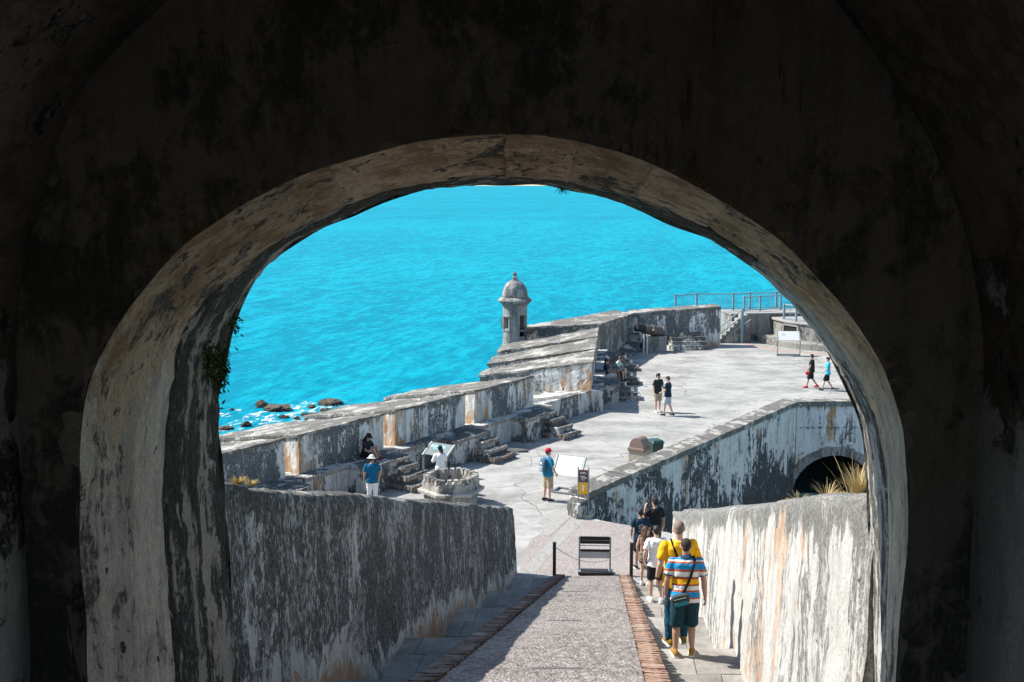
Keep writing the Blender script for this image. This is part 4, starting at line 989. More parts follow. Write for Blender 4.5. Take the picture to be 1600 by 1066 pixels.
# ------------------------------------------------------------------ signs and street furniture
def exhibit(lab, loc, rz_, w_=.95, d_=.62, h0=.80, tilt=32, face='white'):
    """slanted display panel on two posts joined by a low base frame; reader stands at -Y"""
    th = thing('exhibit_sign', lab, 'sign', loc, rz_, 'slanted exhibit signs on the terrace')
    t = R(tilt); up = Vector((0, math.cos(t), math.sin(t)))
    for s_ in (-1, 1):
        x = s_ * (w_ / 2 + .02); b = MB(); base = Vector((x, 0, 0)); top = Vector((x, 0, h0 + .02))
        b.box((x, 0, (h0 + .04) / 2), (.06, .055, h0 + .04)); pst = b.build('leg', M['metal'], th, local=True, bev=.006)
        b = MB(); a = top - up * .06; e = top + up * (d_ + .02); b.box((a + e) / 2, (.07, (e - a).length, .085), Matrix.Rotation(t, 3, 'X')); b.build('side_arm', M['metal'], th, local=True, bev=.006)
    b = MB(); c = Vector((0, 0, h0 + .03)) + up * (d_ / 2); M3 = Matrix.Rotation(t, 3, 'X'); b.box(c, (w_ - .05, d_, .03), M3)
    pn = b.build('panel', M['white_panel'] if face == 'white' else M['teal_mat'], th, local=True, bev=.004)
    if face == 'pic':
        me = bpy.data.meshes.new('picture'); q = [M3 @ Vector((x, y, .0185)) for x, y in ((-.30, -.13), (.22, -.13), (.22, .19), (-.30, .19))]
        me.from_pydata([tuple(v) for v in [Vector((-.26, -.12, 0)), Vector((.2, -.12, 0)), Vector((.2, .19, 0)), Vector((-.26, .19, 0))]], [], [(0, 1, 2, 3)]); me.materials.append(M['picture'])
        o = obj('picture', me, pn); o.location = c + M3 @ Vector((0, 0, .0195)); o.rotation_euler = (t, 0, 0)
        b = MB(); b.box((.0, 0, 0), (.10, .09, .003)); o2 = b.build('picture_inset', M['ink_white'], pn, local=True); o2.location = c + M3 @ Vector((.06, .10, .022)); o2.rotation_euler = (t, 0, 0)
        for i in range(4):
            b = MB(); b.box((0, 0, 0), (.14 - .02 * (i % 2), .012, .002)); o2 = b.build('printed_line', M['ink_white'], pn, local=True); o2.location = c + M3 @ Vector((-.36, .18 - .03 * i, .0175)); o2.rotation_euler = (t, 0, 0)
    else:
        b = MB(); b.box((0, 0, 0), (.34, .10, .003)); o2 = b.build('printed_map', M['ink_cyan'], pn, local=True); o2.location = c + M3 @ Vector((.03, .05, .0165)); o2.rotation_euler = (t, 0, 0)
        for i in range(5):
            b = MB(); b.box((0, 0, 0), (.22, .012, .002)); o2 = b.build('printed_line', M['metal'], pn, local=True); o2.location = c + M3 @ Vector((-.28, .16 - .035 * i, .0162)); o2.rotation_euler = (t, 0, 0)
    b = MB(); f = w_ / 2 + .02
    b.box((0, -.0, .05), (w_ - .02, .07, .05)); b.box((-f, .28, .045), (.07, .60, .07)); b.box((f, .28, .045), (.07, .60, .07)); b.box((0, .56, .045), (w_ - .03, .07, .06))
    b.build('base_frame', M['metal'], th, local=True, bev=.006)
    return th
p = on_z(661, 748); exhibit('exhibit sign with a blue fort picture, in wall shade behind the woman in white', (p.x + .42, p.y, 0), R(-32), face='pic')
p = on_z(882, 772); exhibit('sunlit blank white exhibit sign beside the man in the red cap', (p.x + .05, p.y - .05, 0), R(-26), .98, .74, .60, 52)
p = on_z(1232, 557); exhibit('small white exhibit sign in front of the round gun platform', (p.x, p.y, 0), R(-6), 1.3, .75, .95, 40)

p = on_z(911, 806); ts = thing('direction_sign', 'tall narrow sign with brown and orange panels on two posts', 'sign', (p.x, p.y, 0.012), R(-12))
for s_ in (-1, 1):
    b = MB(); b.tube([(s_ * .165, 0, .02), (s_ * .165, 0, 1.56)], .022, 10); b.build('sign_post', M['metal'], ts, local=True)
b = MB(); b.box((0, 0, 1.27), (.30, .025, .40)); pb_ = b.build('brown_panel', M['brown_panel'], ts, local=True, bev=.003)
b = MB(); b.box((0, 0, .875), (.30, .025, .36)); po_ = b.build('orange_panel', M['orange_panel'], ts, local=True, bev=.003)
for k, (x, z, w_, h_) in enumerate([(-.02, 1.39, .17, .018), (.0, 1.355, .20, .014), (-.03, 1.27, .16, .016), (.01, 1.235, .2, .014), (0.02, 1.20, .17, .012), (-.02, 1.15, .12, .012)]):
    b = MB(); b.box((x, -.0145, z), (w_, .003, h_)); b.build('printed_line', M['ink_white'], pb_, local=True)
b = MB(); b.box((0, -.0145, .95), (.07, .003, .07)); b.build('printed_mark', M['ink_white'], po_, local=True); b = MB(); b.box((.0, -.0145, .845), (.05, .003, .11)); b.build('printed_mark', M['ink_white'], po_, local=True)
b = MB(); b.lathe([(.34, 0), (.34, .02), (.32, .03), (.01, .031)], 28); b.v = [Vector((v.x, v.y * .6, v.z)) for v in b.v]; b.build('oval_base', M['cardboard'], ts, local=True)

# slatted barrier, two posts and their chain at the foot of the ramp
p = on_z(929, 897, 0); ba = thing('slatted_barrier', 'low metal barrier with black slats at the foot of the ramp', 'barrier', (p.x, p.y, 0.01), R(-3))
for s_ in (-1, 1):
    b = MB(); b.box((s_ * .41, 0, .52), (.045, .06, 1.02)); b.build('upright', M['metal'], ba, local=True, bev=.006)
for i, (z, h_, mt) in enumerate([(.985, .09, 'wood_black'), (.875, .085, 'wood_black'), (.645, .06, 'wood_black'), (.93, .016, 'metal'), (.78, .012, 'metal')]):
    b = MB(); b.box((0, -.005, z), (.775, .04, h_)); b.build('slat', M[mt], ba, local=True, bev=.004)
b = MB(); b.box((0, .0, .52), (.77, .012, .18)); b.build('notice_sheet', M['white_panel'], ba, local=True)
b = MB(); b.box((0.02, 0, .05), (.92, .34, .07)); b.build('base_foot', M['wood_black'], ba, local=True, bev=.01)
for s_ in (-1, 1):
    b = MB(); b.box((s_ * .41, 0, .09), (.09, .30, .03)); b.build('foot_plate', M['metal'], ba, local=True)
pl, pr_ = on_z(866, 910, 0), on_z(986, 911, 0)
for k, p in enumerate((pl, pr_)):
    t_ = thing('barrier_post', 'black square post ' + ('left of the slatted barrier, by the dark wall' if k == 0 else 'right of the slatted barrier, beside the walking group'), 'post', (p.x, p.y, 0), 0, 'black posts at the foot of the ramp')
    b = MB(); b.box((p.x, p.y, .53), (.085, .085, 1.06)); b.build('post_shaft', M['post_black'], t_, bev=.008)
    b = MB(); b.box((p.x, p.y, 1.075), (.095, .095, .028)); b.build('post_cap', M['post_black'], t_, bev=.006)
    b = MB(); b.tube([(p.x + (.05 if k == 0 else -.05), p.y, .93), (p.x + (.075 if k == 0 else -.075), p.y, .93)], .014, 8); b.build('chain_eye', M['metal'], t_)
b = MB(); nlk = 90
for i in range(nlk):
    f0 = (i + .5) / nlk; q = pl.lerp(pr_, f0); x0, x1 = pl.x + .07, pr_.x - .07; x = x0 + (x1 - x0) * f0; z = .93 - .34 * (1 - (2 * f0 - 1) ** 2); yy = q.y - .09 * (1 - (2 * f0 - 1) ** 2)
    f1 = f0 + .001; dz = (-.34 * (1 - (2 * f1 - 1) ** 2) + .34 * (1 - (2 * f0 - 1) ** 2)) / ((x1 - x0) * .001); T = Vector((1, 0, dz)).normalized(); Nn = Vector((0, 1, 0)) if i % 2 else T.cross(Vector((0, 1, 0))); ring = []
    for k in range(9):
        a = 2 * math.pi * k / 8; ring.append(Vector((x, yy, z)) + T * (.019 * math.cos(a)) + Nn * (.010 * math.sin(a)))
    b.tube(ring, .0035, 4)
b.build('hanging_chain', M['metal'], label='thin metal chain hanging between the two black posts', cat='chain')

# litter bins behind the coping
p = on_z(1000, 733, 0); bn = thing('litter_bin', 'brown dome-topped litter bin with pebbled stone body behind the wall coping', 'litter bin', (p.x, p.y + .3, 0), R(-35)); bn.rotation_euler[2] = R(58); bn.scale = (.84, .84, .88)
b = MB(); b.hexa([(-.33, -.33, 0), (.33, -.33, 0), (.33, .33, 0), (-.33, .33, 0), (-.35, -.35, .72), (.35, -.35, .72), (.35, .35, .72), (-.35, .35, .72)], res=.12, amp=.008, freq=8); b.build('bin_body', M['bin_stone'], bn, local=True)
b = MB(); b.box((0, 0, .80), (.80, .80, .15)); b.build('bin_rim', M['bin_brown'], bn, local=True, bev=.03)
b = MB(); rs = []
for i in range(15):
    a = math.pi * i / 14; rs.append([Vector((-.33, -.34 * math.cos(a), .87 + .42 * math.sin(a))), Vector((.33, -.34 * math.cos(a), .87 + .42 * math.sin(a)))])
vs_ = [v for r_ in rs for v in r_]; b.add(vs_, [(2 * i, 2 * i + 1, 2 * i + 3, 2 * i + 2) for i in range(14)] + [tuple(2 * i for i in range(15)), tuple(2 * i + 1 for i in range(14, -1, -1))]); b.build('bin_dome', M['bin_brown'], bn, local=True)
b = MB(); b.box((.345, 0, 1.02), (.03, .40, .2)); b.build('bin_flap', M['bin_brown'], bn, local=True, bev=.01)
p = on_z(1021, 729, 0); gn = thing('wheelie_bin', 'dark green wheeled rubbish bin with a domed lid beside the brown bin', 'rubbish bin', (p.x + .12, p.y + .5, 0), R(20)); gn.scale = (.85, .85, .86)
b = MB(); b.hexa([(-.22, -.24, .06), (.22, -.24, .06), (.22, .24, .06), (-.22, .24, .06), (-.27, -.30, .92), (.27, -.30, .92), (.27, .30, .92), (-.27, .30, .92)], res=.5); b.build('bin_body', M['bin_green'], gn, local=True, bev=.03)
b = MB(); b.hexa([(-.31, -.36, .93), (.31, -.36, .93), (.31, .34, .93), (-.31, .34, .93), (-.24, -.26, 1.06), (.24, -.26, 1.06), (.24, .26, 1.06), (-.24, .26, 1.06)], res=.5); b.build('bin_lid', M['bin_green'], gn, local=True, bev=.03)
b = MB(); b.tube([(-.25, .40, .95), (.25, .40, .95)], .022, 8); b.build('bin_handle', M['bin_green'], gn, local=True)
for s_ in (-1, 1):
    b = MB(); b.tube([(s_ * .20, .24, .1), (s_ * .28, .24, .1)], .1, 14); b.build('wheel', M['post_black'], gn, local=True)

# crenellated model turret
mx = Vector((-1.98, 34.75, 0)); mt = thing('model_turret', 'low six-sided stone turret model with crenellated rim and gold weeds inside', 'turret model', tuple(mx))
NS = 6; a0 = R(8)
def hexring(r_, z): return [(mx.x + r_ * math.cos(a0 + 2 * math.pi * k / NS), mx.y + r_ * math.sin(a0 + 2 * math.pi * k / NS), z) for k in range(NS)]
def subd(rings_):
    out = []
    for r_ in rings_:
        q = []
        for k in range(NS):
            a, b_ = Vector(r_[k]), Vector(r_[(k + 1) % NS])
            for t in range(6): q.append(a.lerp(b_, t / 6))
        out.append([v + nz(v, 4) * .012 for v in q])
    return out
b = MB(); b.rings(subd([hexring(.86, -.05), hexring(.86, .22), hexring(.86, .44)])); b.build('turret_base', M['model'], mt)
b = MB(); b.rings(subd([hexring(.9, .45), hexring(1.08, .49), hexring(1.10, .58), hexring(.97, .62)])); b.build('cornice', M['model'], mt)
b = MB(); b.rings(subd([hexring(.93, .61), hexring(.93, .86), hexring(.76, .86), hexring(.76, .55), hexring(.05, .54)]), cap=False); b.build('turret_wall', M['model'], mt)
for k in range(NS):
    a, b_ = Vector(hexring(.845, 0)[k]), Vector(hexring(.845, 0)[(k + 1) % NS]); dv = (b_ - a).normalized(); M3 = Matrix.Rotation(math.atan2(dv.y, dv.x), 3, 'Z')
    for t in (0.02, .27, .52, .77):
        q = a.lerp(b_, t + .1); b = MB(); c = Vector((q.x, q.y, .945)); w2, d2, h2 = .065, .09, .085
        cs = [c + M3 @ Vector((sx * w2, sy * d2, sz * h2)) for sz in (-1, 1) for sx, sy in ((-1, -1), (1, -1), (1, 1), (-1, 1))]
        b.hexa(cs, res=.06, amp=.014, freq=6 + t); b.build('turret_merlon', M['model'], mt)
    for t in range(5):
        q = Vector(hexring(.87, 0)[k]).lerp(Vector(hexring(.87, 0)[(k + 1) % NS]), (t + .5) / 5); b = MB(); b.box((q.x, q.y, .36), (.10, .08, .16), M3); b.build('corbel', M['model'], mt)

# stone slab lying near the third firing step
p = on_z(795, 706, 0); m = MB(); m.quadbox([(p.x - .8, p.y - .35), (p.x + .75, p.y - .1), (p.x + .6, p.y + .45), (p.x - .7, p.y + .3)], -.02, .07, res=.15, amp=.02, freq=2)
m.build('loose_slab', M['step_stone'], label='flat dark stone slab lying on the terrace by the firing steps', cat='stone slab')

# ------------------------------------------------------------------ people
SK = {'tan': flat('tanned skin', (.40, .235, .16), .55, .06, 12, 0, .35, 0), 'fair': flat('fair skin', (.52, .34, .26), .55, .06, 12, 0, .35, 0), 'brown': flat('brown skin', (.27, .155, .10), .55, .06, 12, 0, .35, 0)}
HR = {'black': flat('black hair', (.012, .010, .009), .55, .3, 60, 0, .4, .004), 'brown': flat('brown hair', (.07, .038, .022), .55, .3, 60, 0, .4, .004), 'grey': flat('cropped grey hair', (.20, .155, .13), .8, .3, 60, 0, .2, .002), 'buzz': flat('cropped dark hair', (.035, .028, .025), .8, .3, 60, 0, .2, .002)}
_cl = {}
def cloth(name, c):
    if name not in _cl: _cl[name] = flat(name, c, .88, .10, 10, 0, .15, .004)
    return _cl[name]
def stripes():
    t = NT('striped polo knit'); P = t.ob(); sp = t.n('ShaderNodeSeparateXYZ'); t.put(sp.inputs[0], P)
    v = t.mr(t.ma('ADD', sp.outputs['Z'], t.ma('MULTIPLY', sp.outputs['Y'], .22)), 0.80, 1.56); v.node.interpolation_type = 'LINEAR'
    O, B, W, Y, N_ = (.48, .10, .03), (.02, .25, .52), (.72, .70, .70), (.75, .40, .02), (.03, .05, .12)
    st = [(0, O), (.045, W), (.10, W), (.115, O), (.145, B), (.25, O), (.285, W), (.365, N_), (.378, O), (.40, Y), (.49, O), (.525, N_), (.54, W), (.64, O), (.68, B), (.80, O), (.83, W), (.86, B), (.90, O), (.925, W), (.96, B)]
    t.col(t.ramp(v, st, True)).set(Roughness=.9, Specular_IOR_Level=.1); t.bump(t.noise(P, 160, 2), .002, .5); return t.m
def plaid():
    t = NT('dark plaid cloth'); P = t.ob(); c = t.n('ShaderNodeTexChecker'); t.put(c.inputs['Vector'], P); c.inputs['Scale'].default_value = 28; c.inputs['Color1'].default_value = (.32, .27, .22, 1); c.inputs['Color2'].default_value = (.03, .03, .035, 1)
    t.col(c.outputs[0]); return t.m
def flowered():
    t = NT('pale patterned shirt cloth'); P = t.ob(); t.col(t.mix(t.mr(t.noise(P, 22, 3), .48, .54), (.60, .62, .58), (.12, .28, .24))); return t.m

def person(label, loc, rz_, h=1.74, skin='tan', hair='black', hairstyle='short', top=None, topk='tee', bottom=None, botk='shorts', shoe=(.03, .03, .03), sole=(.6, .6, .58), female=False,
           La=None, Ra=None, Lg=None, Rg=None, lean=0, hip=.92, head_turn=0, head_nod=0, build_=1.0, vox=.014, hat=None, extra=None, fingers=True, group=None, shy=0):
    """body as one remeshed surface; clothes, hair and shoes are its children. Faces +Y at rz_=0."""
    th = thing('person', label, 'person', loc, rz_, group); S = h / 1.75; th.scale = (S, S, S)
    W = build_ * (.92 if female else 1.0)
    dz = hip - .92; cl, sl_ = math.cos(R(lean)), math.sin(R(lean))
    def T(p):                       # upper body lean about the hips
        x, y, z = p; z -= .92
        return Vector((x, y * cl + z * sl_ + shy, -y * sl_ + z * cl + .92 + dz))
    def ring(z, rx, ry, yo=0, n=20, up=True):
        out = []
        for k in range(n):
            a = 2 * math.pi * k / n; ca, sa = math.cos(a), math.sin(a)
            p = (rx * math.copysign(abs(ca) ** .85, ca), ry * math.copysign(abs(sa) ** .85, sa) + yo, z)
            out.append(T(p) if up else Vector((p[0], p[1] + shy, p[2] + dz)))
        return out
    sw = .185 * W; hw = .088
    La = La or [(-.245, -.02, 1.16), (-.262, .05, .92)]; Ra = Ra or [(.245, -.02, 1.16), (.262, .05, .92)]
    Lg = Lg or [(-.10, .01, .49), (-.105, -.01, .09)]; Rg = Rg or [(.10, .01, .49), (.105, -.01, .09)]
    sh = {-1: T((-sw, -.005, 1.43)), 1: T((sw, -.005, 1.43))}
    hp = {-1: Vector((-hw, shy, .90 + dz)), 1: Vector((hw, shy, .90 + dz))}
    arms = {-1: [T(p) for p in La], 1: [T(p) for p in Ra]}; legs = {-1: [Vector(p) for p in Lg], 1: [Vector(p) for p in Rg]}
    tor = [(.86, .10, .08, 0), (.90, .155 * W, .105, -.01), (.97, .165 * W, .112, -.012), (1.06, .142 * W, .10, .0), (1.18, .15 * W, .108, .005), (1.30, .168 * W, .115, .0), (1.40, .17 * W, .10, -.01), (1.455, .12 * W, .078, -.012), (1.49, .062, .062, -.01)]
    b = MB(); b.rings([ring(*t) for t in tor])
    hc = T((0, .015, 1.635)); MH = Matrix.Rotation(R(head_turn), 3, 'Z') @ Matrix.Rotation(R(-head_nod - lean * .5), 3, 'X')
    b.tube([T((0, -.01, 1.44)), T((0, .0, 1.50)), hc + Vector((0, -.01, -.04))], [.066, .056, .055], 14)
    H_ = lambda x, y, z: hc + MH @ Vector((x, y, z))
    b.ell(hc + MH @ Vector((0, -.008, .018)), (.076, .094, .098), 18, MH); b.ell(H_(0, .028, -.045), (.058, .062, .068), 16, MH)
    b.tube([H_(0, .088, .02), H_(0, .108, -.015), H_(0, .095, -.025)], [.010, .016, .011], 8, True)
    for s_ in (-1, 1): b.ell(H_(s_ * .078, -.005, -.005), (.012, .022, .033), 10, MH)
    b.ell(H_(0, .088, -.055), (.024, .010, .012), 10, MH); b.ell(H_(0, .08, -.095), (.024, .022, .02), 10, MH)
    for s_ in (-1, 1):
        e, wv = arms[s_]; u = sh[s_]
        b.tube([u, u.lerp(e, .35), e, e.lerp(wv, .3), wv], [.046, .048, .040, .042, .027], 12, True)
        d = (wv - e).normalized(); fwd = MH @ Vector((0, 1, 0)); sd_ = Vector((1, 0, 0)); nrm = d.cross(Vector((0, 1, 0)))
        if nrm.length < .2: nrm = d.cross(Vector((0, 0, 1)))
        nrm.normalize(); acr = nrm.cross(d).normalized()           # acr: across the knuckles, nrm: palm normal
        pc_ = wv + d * .055
        Mh = Matrix((acr, d, nrm)).transposed(); b.ell(pc_, (.040, .060, .017), 12, Mh)
        inw = nrm if (nrm.x * s_) < 0 else -nrm
        if fingers:
            for q, (ax, l_) in enumerate(((-.028, .062), (-.009, .074), (.010, .078), (.029, .070))):
                f0 = pc_ + acr * ax + d * .035; f1 = f0 + d * l_ * .5 + inw * .006; f2 = f1 + d * l_ * .42 + inw * .022
                b.tube([f0, f1, f2], [.0098, .0092, .0080], 8, True)
            t0 = pc_ + acr * .028 - d * .02; t1 = t0 + acr * .026 + d * .03 + inw * .008; t2 = t1 + d * .032 + inw * .008
            b.tube([t0, t1, t2], [.013, .011, .009], 8, True)
        else: b.tube([pc_ + d * .03, pc_ + d * .11 + inw * .02], [.035, .022], 10, True, .6)
        k_, a_ = legs[s_]; u = hp[s_]
        b.tube([u, u.lerp(k_, .3), k_ + (u - k_) * .12, k_, k_.lerp(a_, .28) + Vector((0, -.012, 0)), a_.lerp(k_, .2), a_], [.088 * W, .082 * W, .060, .056, .056, .040, .037], 14, True)
        b.tube([a_ + Vector((0, -.03, -.045)), a_ + Vector((0, .04, -.05)), a_ + Vector((0, .13, -.062))], [.035, .036, .024], 10, True)
    body = b.build('body', SK[skin], th, local=True, rem=vox if not fingers else min(vox, .0085), sm=2)
    for s_ in (-1, 1):
        e = MB(); e.ell(H_(s_ * .031, .078, .008), (.012, .008, .007), 8, MH); e.build('eye', M['post_black'], body, local=True, smooth=True)
    # shirt
    if top is not None:
        c = MB(); hem = .80 if topk == 'long' else .85; g = .020
        rr = [(hem, .176 * W + g, .128 + g, -.008), (.93, .176 * W + g, .126 + g, -.01), (1.06, .160 * W + g, .112 + g, .0)] + [(z, rx + g, ry + g, yo) for z, rx, ry, yo in tor[4:7]] + [(1.452, .125 * W + g, .080 + g, -.012), (1.492, .068 + g * .5, .068 + g * .5, -.012)]
        c.rings([ring(*t, n=24) for t in rr])
        for s_ in (-1, 1):
            e, wv = arms[s_]; u = sh[s_]
            c.ell(u + Vector((-s_ * .012, 0, -.004)), (.066, .068, .070), 14)
            if topk == 'sleeveless': c.ell(u + Vector((-s_ * .02, 0, 0)), (.06, .06, .06), 12)
            elif topk == 'longsleeve': c.tube([u - Vector((s_ * .05, 0, -.0)), u, u.lerp(e, .5), e, wv.lerp(e, .12)], [.07, .076, .068, .062, .05], 14)
            else: c.tube([u - Vector((s_ * .06, 0, .02)), u - Vector((s_ * .012, 0, .008)), u.lerp(e, .35), u.lerp(e, .74)], [.062, .070, .066, .069], 14)
        sho = c.build('shirt', top, th, local=True, rem=max(vox, .011), sm=3, fold=.03)
        if topk == 'hood':
            k = MB(); k.tube([T((-.10, -.03, 1.47)), T((-.07, -.10, 1.44)), T((0, -.125, 1.42)), T((.07, -.10, 1.44)), T((.10, -.03, 1.47))], [.035, .05, .055, .05, .035], 12, True); k.build('hood', top, sho, local=True, rem=.011)
        if topk == 'polo':
            k = MB(); k.rings([ring(1.475, .088, .085, -.012), ring(1.535, .070, .070, -.012), ring(1.53, .060, .060, -.012), ring(1.47, .06, .06, -.012)], cap=False); k.build('collar', cloth('navy collar cloth', (.02, .05, .10)), sho, local=True, smooth=True)
    else: sho = body
    # shorts, trousers or skirt
    if bottom is not None:
        c = MB(); g = .016
        c.rings([ring(.80, .10, .09, up=False), ring(.86, .168 * W + g, .116 + g, -.008, up=False), ring(.94, .168 * W + g, .116 + g, -.01, up=False), ring(1.01, .155 * W + g, .108 + g, -.004, up=False)])
        for s_ in (-1, 1):
            k_, a_ = legs[s_]; u = hp[s_]
            if botk == 'long': c.tube([u, u.lerp(k_, .5), k_, k_.lerp(a_, .4), a_ + Vector((0, 0, -.01))], [.105 * W, .095 * W, .078, .074, .062], 16)
            else:
                f = {'shorts': .93, 'short': .55, 'knee': 1.05}[botk]
                c.tube([u, u.lerp(k_, .45), u.lerp(k_, f)], [.106 * W, .103 * W, .098], 16)
        c.build('trousers' if botk == 'long' else 'shorts', bottom, th, local=True, rem=max(vox, .012), sm=3, fold=.02)
    # shoes
    sm_ = cloth('shoe cloth %d %d %d' % tuple(int(x * 99) for x in shoe), shoe); so_ = cloth('sole rubber %d %d %d' % tuple(int(x * 99) for x in sole), sole)
    for s_ in (-1, 1):
        a_ = legs[s_][1]; k = MB(); out = s_ * .012
        def fr(y, wd, z1, n=14): return [a_ + Vector((out * y / .1 + wd * math.cos(2 * math.pi * q / n), y, -.088 + (z1 * .5) + z1 * .5 * math.sin(2 * math.pi * q / n))) for q in range(n)]
        k.rings([fr(-.085, .012, .05), fr(-.075, .034, .10), fr(-.03, .042, .125), fr(.02, .043, .12), fr(.09, .049, .085), fr(.15, .044, .062), fr(.185, .022, .045)])
        o = k.build('shoe', sm_, th, local=True, smooth=True)
        k = MB(); pts = []
        for (y, wd) in ((-.088, .015), (-.078, .037), (-.03, .044), (.02, .045), (.09, .052), (.15, .047), (.19, .022)): pts.append((y, wd))
        top_ = [a_ + Vector((out * y / .1 - wd, y, 0)) for y, wd in pts] + [a_ + Vector((out * y / .1 + wd, y, 0)) for y, wd in pts[::-1]]
        k.rings([[p + Vector((0, 0, -.092)) for p in top_], [p + Vector((0, 0, -.066)) for p in top_]]); k.build('sole', so_, o, local=True)
    # hair
    hm = HR[hair]; k = MB(); hb = None
    if hairstyle in ('buzz', 'bald'):
        k.ell(H_(0, -.016, .034), (.0785, .0935, .090), 20, MH); k.ell(H_(0, -.055, -.012), (.056, .045, .055), 14, MH)
        if hairstyle == 'bald': k.v = [v for v in k.v]
    elif hairstyle == 'short':
        k.ell(H_(0, -.016, .036), (.086, .102, .098), 20, MH); k.ell(H_(0, .035, .092), (.06, .06, .034), 14, MH); k.ell(H_(0, -.055, -.005), (.070, .055, .068), 14, MH)
        for i in range(26):
            a = 2.4 * i; r_ = .07 * math.sqrt(i / 26); p = H_(r_ * math.cos(a), r_ * math.sin(a) - .01, .118 - r_ * .35); k.tube([p, p + MH @ Vector((.02 * math.cos(a), .02 * math.sin(a) + .012, .016))], [.016, .006], 6, True)
    else:
        k.ell(H_(0, -.016, .030), (.087, .104, .102), 20, MH); k.ell(H_(0, -.05, -.01), (.078, .06, .08), 14, MH)
        if hairstyle == 'ponytail': k.tube([H_(0, -.09, .04), H_(0, -.14, .03), H_(0, -.135, -.08), H_(0, -.11, -.19)], [.028, .036, .036, .015], 10, True)
        if hairstyle == 'long':
            for x in (-.055, -.02, .02, .055): k.tube([H_(x, -.05, .03), H_(x * 1.3, -.085, -.08), H_(x * 1.35, -.105, -.20), H_(x * 1.1, -.10, -.33)], [.05, .042, .04, .018], 10, True)
    k.build('hair', hm, th, local=True, rem=.010, sm=1, fold=.012 if hairstyle not in ('buzz', 'bald') else 0)
    # hats
    if hat:
        kind, col = hat; k = MB(); cm = cloth(kind + ' cloth %d %d %d' % tuple(int(x * 99) for x in col), col)
        if kind == 'cap':
            k.ell(H_(0, -.012, .058), (.092, .110, .088), 20, MH)
            pts = [(-.07, .07), (-.055, .135), (-.025, .165), (.025, .165), (.055, .135), (.07, .07)]
            k.rings([[H_(x, y, .045 - .25 * (y - .07)) for x, y in pts], [H_(x, y, .060 - .25 * (y - .07)) for x, y in pts]])
        else:
            k.ell(H_(0, -.008, .065), (.094, .110, .085), 20, MH)
            k.rings([[H_(r_ * math.cos(a), r_ * 1.1 * math.sin(a) - .008, z) for a in [2 * math.pi * q / 24 for q in range(24)]] for r_, z in ((.09, .060), (.165, .020), (.168, .012), (.09, .045))])
        k.build(kind if kind == 'cap' else 'sun_hat', cm, th, local=True, rem=.009, sm=2)
    if extra: extra(dict(th=th, T=T, H=H_, ring=ring, arms=arms, legs=legs, W=W, shirt=sho, hp=hp))
    return th

def strap(b, x, pts, w_=.018): b.tube([x['T'](p) for p in pts], w_, 8, False)
def around(T, W, z, sgn, yo=0): pass
black_cl = cloth('black cloth', (.018, .018, .02)); navy_cl = cloth('dark navy cloth', (.012, .028, .055)); 

def ex_striped(x):
    T = x['T']; W = x['W']; b = MB()
    pts = [(.10, .03, 1.50), (.115, -.06, 1.478), (.11, -.118, 1.42), (.08, -.148, 1.32), (.035, -.148, 1.18), (-.01, -.142, 1.06), (-.055, -.155, .96)]
    rs = []
    for i, p in enumerate(pts): rs.append([T((p[0] + dx, p[1] + dy, p[2] + dx * .35)) for dx, dy in ((-.020, -.004), (.020, -.004), (.020, .004), (-.020, .004))])
    b.rings(rs); b.build('bag_strap', black_cl, x['shirt'], local=True)
    bag = bpy.data.objects.new('crossbody_bag', None); C.objects.link(bag); 
    bag.location = x['th'].location + Vector((0, 0, 0)); bag.scale = x['th'].scale; bag.rotation_euler = x['th'].rotation_euler
    setp(bag, 'small black and teal crossbody bag slung on the back of the striped shirt', 'bag')
    b = MB(); rr = []
    c0 = Vector((-.085, -.185, .925)); ax = Vector((.96, -.0, .28)).normalized(); up = Vector((-.28, 0, .96))
    for t, wx, wz in ((-.045, .10, .05), (-.04, .125, .075), (0, .135, .085), (.035, .125, .08), (.045, .1, .06)):
        rr.append([c0 + Vector((0, -t, 0)) + ax * (wx * math.copysign(abs(math.cos(a)) ** .6, math.cos(a))) + up * (wz * math.copysign(abs(math.sin(a)) ** .6, math.sin(a))) for a in [2 * math.pi * q / 20 for q in range(20)]])
    b.rings(rr); b.build('bag_body', cloth('grey bag cloth', (.05, .06, .065)), bag, local=True, rem=.008)
    b = MB(); rr = []
    for t, k in ((.02, .9), (.052, .86), (.056, .7)): rr.append([c0 + Vector((0, -t, 0)) + up * -.045 + ax * (.115 * k * math.copysign(abs(math.cos(a)) ** .6, math.cos(a))) + up * (.036 * k * math.copysign(abs(math.sin(a)) ** .6, math.sin(a))) for a in [2 * math.pi * q / 20 for q in range(20)]])
    b.rings(rr); b.build('bag_pocket', cloth('teal bag pocket', (.03, .22, .26)), bag, local=True)
    b = MB(); b.tube([c0 + Vector((0, -.05, 0)) - ax * .09 + up * .03, c0 + Vector((0, -.05, 0)) + ax * .09 + up * .03], .005, 6); b.build('zip', M['metal'], bag, local=True)
    for s_ in (-1, 1):                                           # contrast cuffs
        e, wv = x['arms'][s_]; u = T((s_ * .185 * W, -.005, 1.43)); k = MB(); k.tube([u.lerp(e, .68), u.lerp(e, .745)], [.0725, .0725], 16); k.build('cuff', cloth('navy collar cloth', (.02, .05, .10)), x['shirt'], local=True)
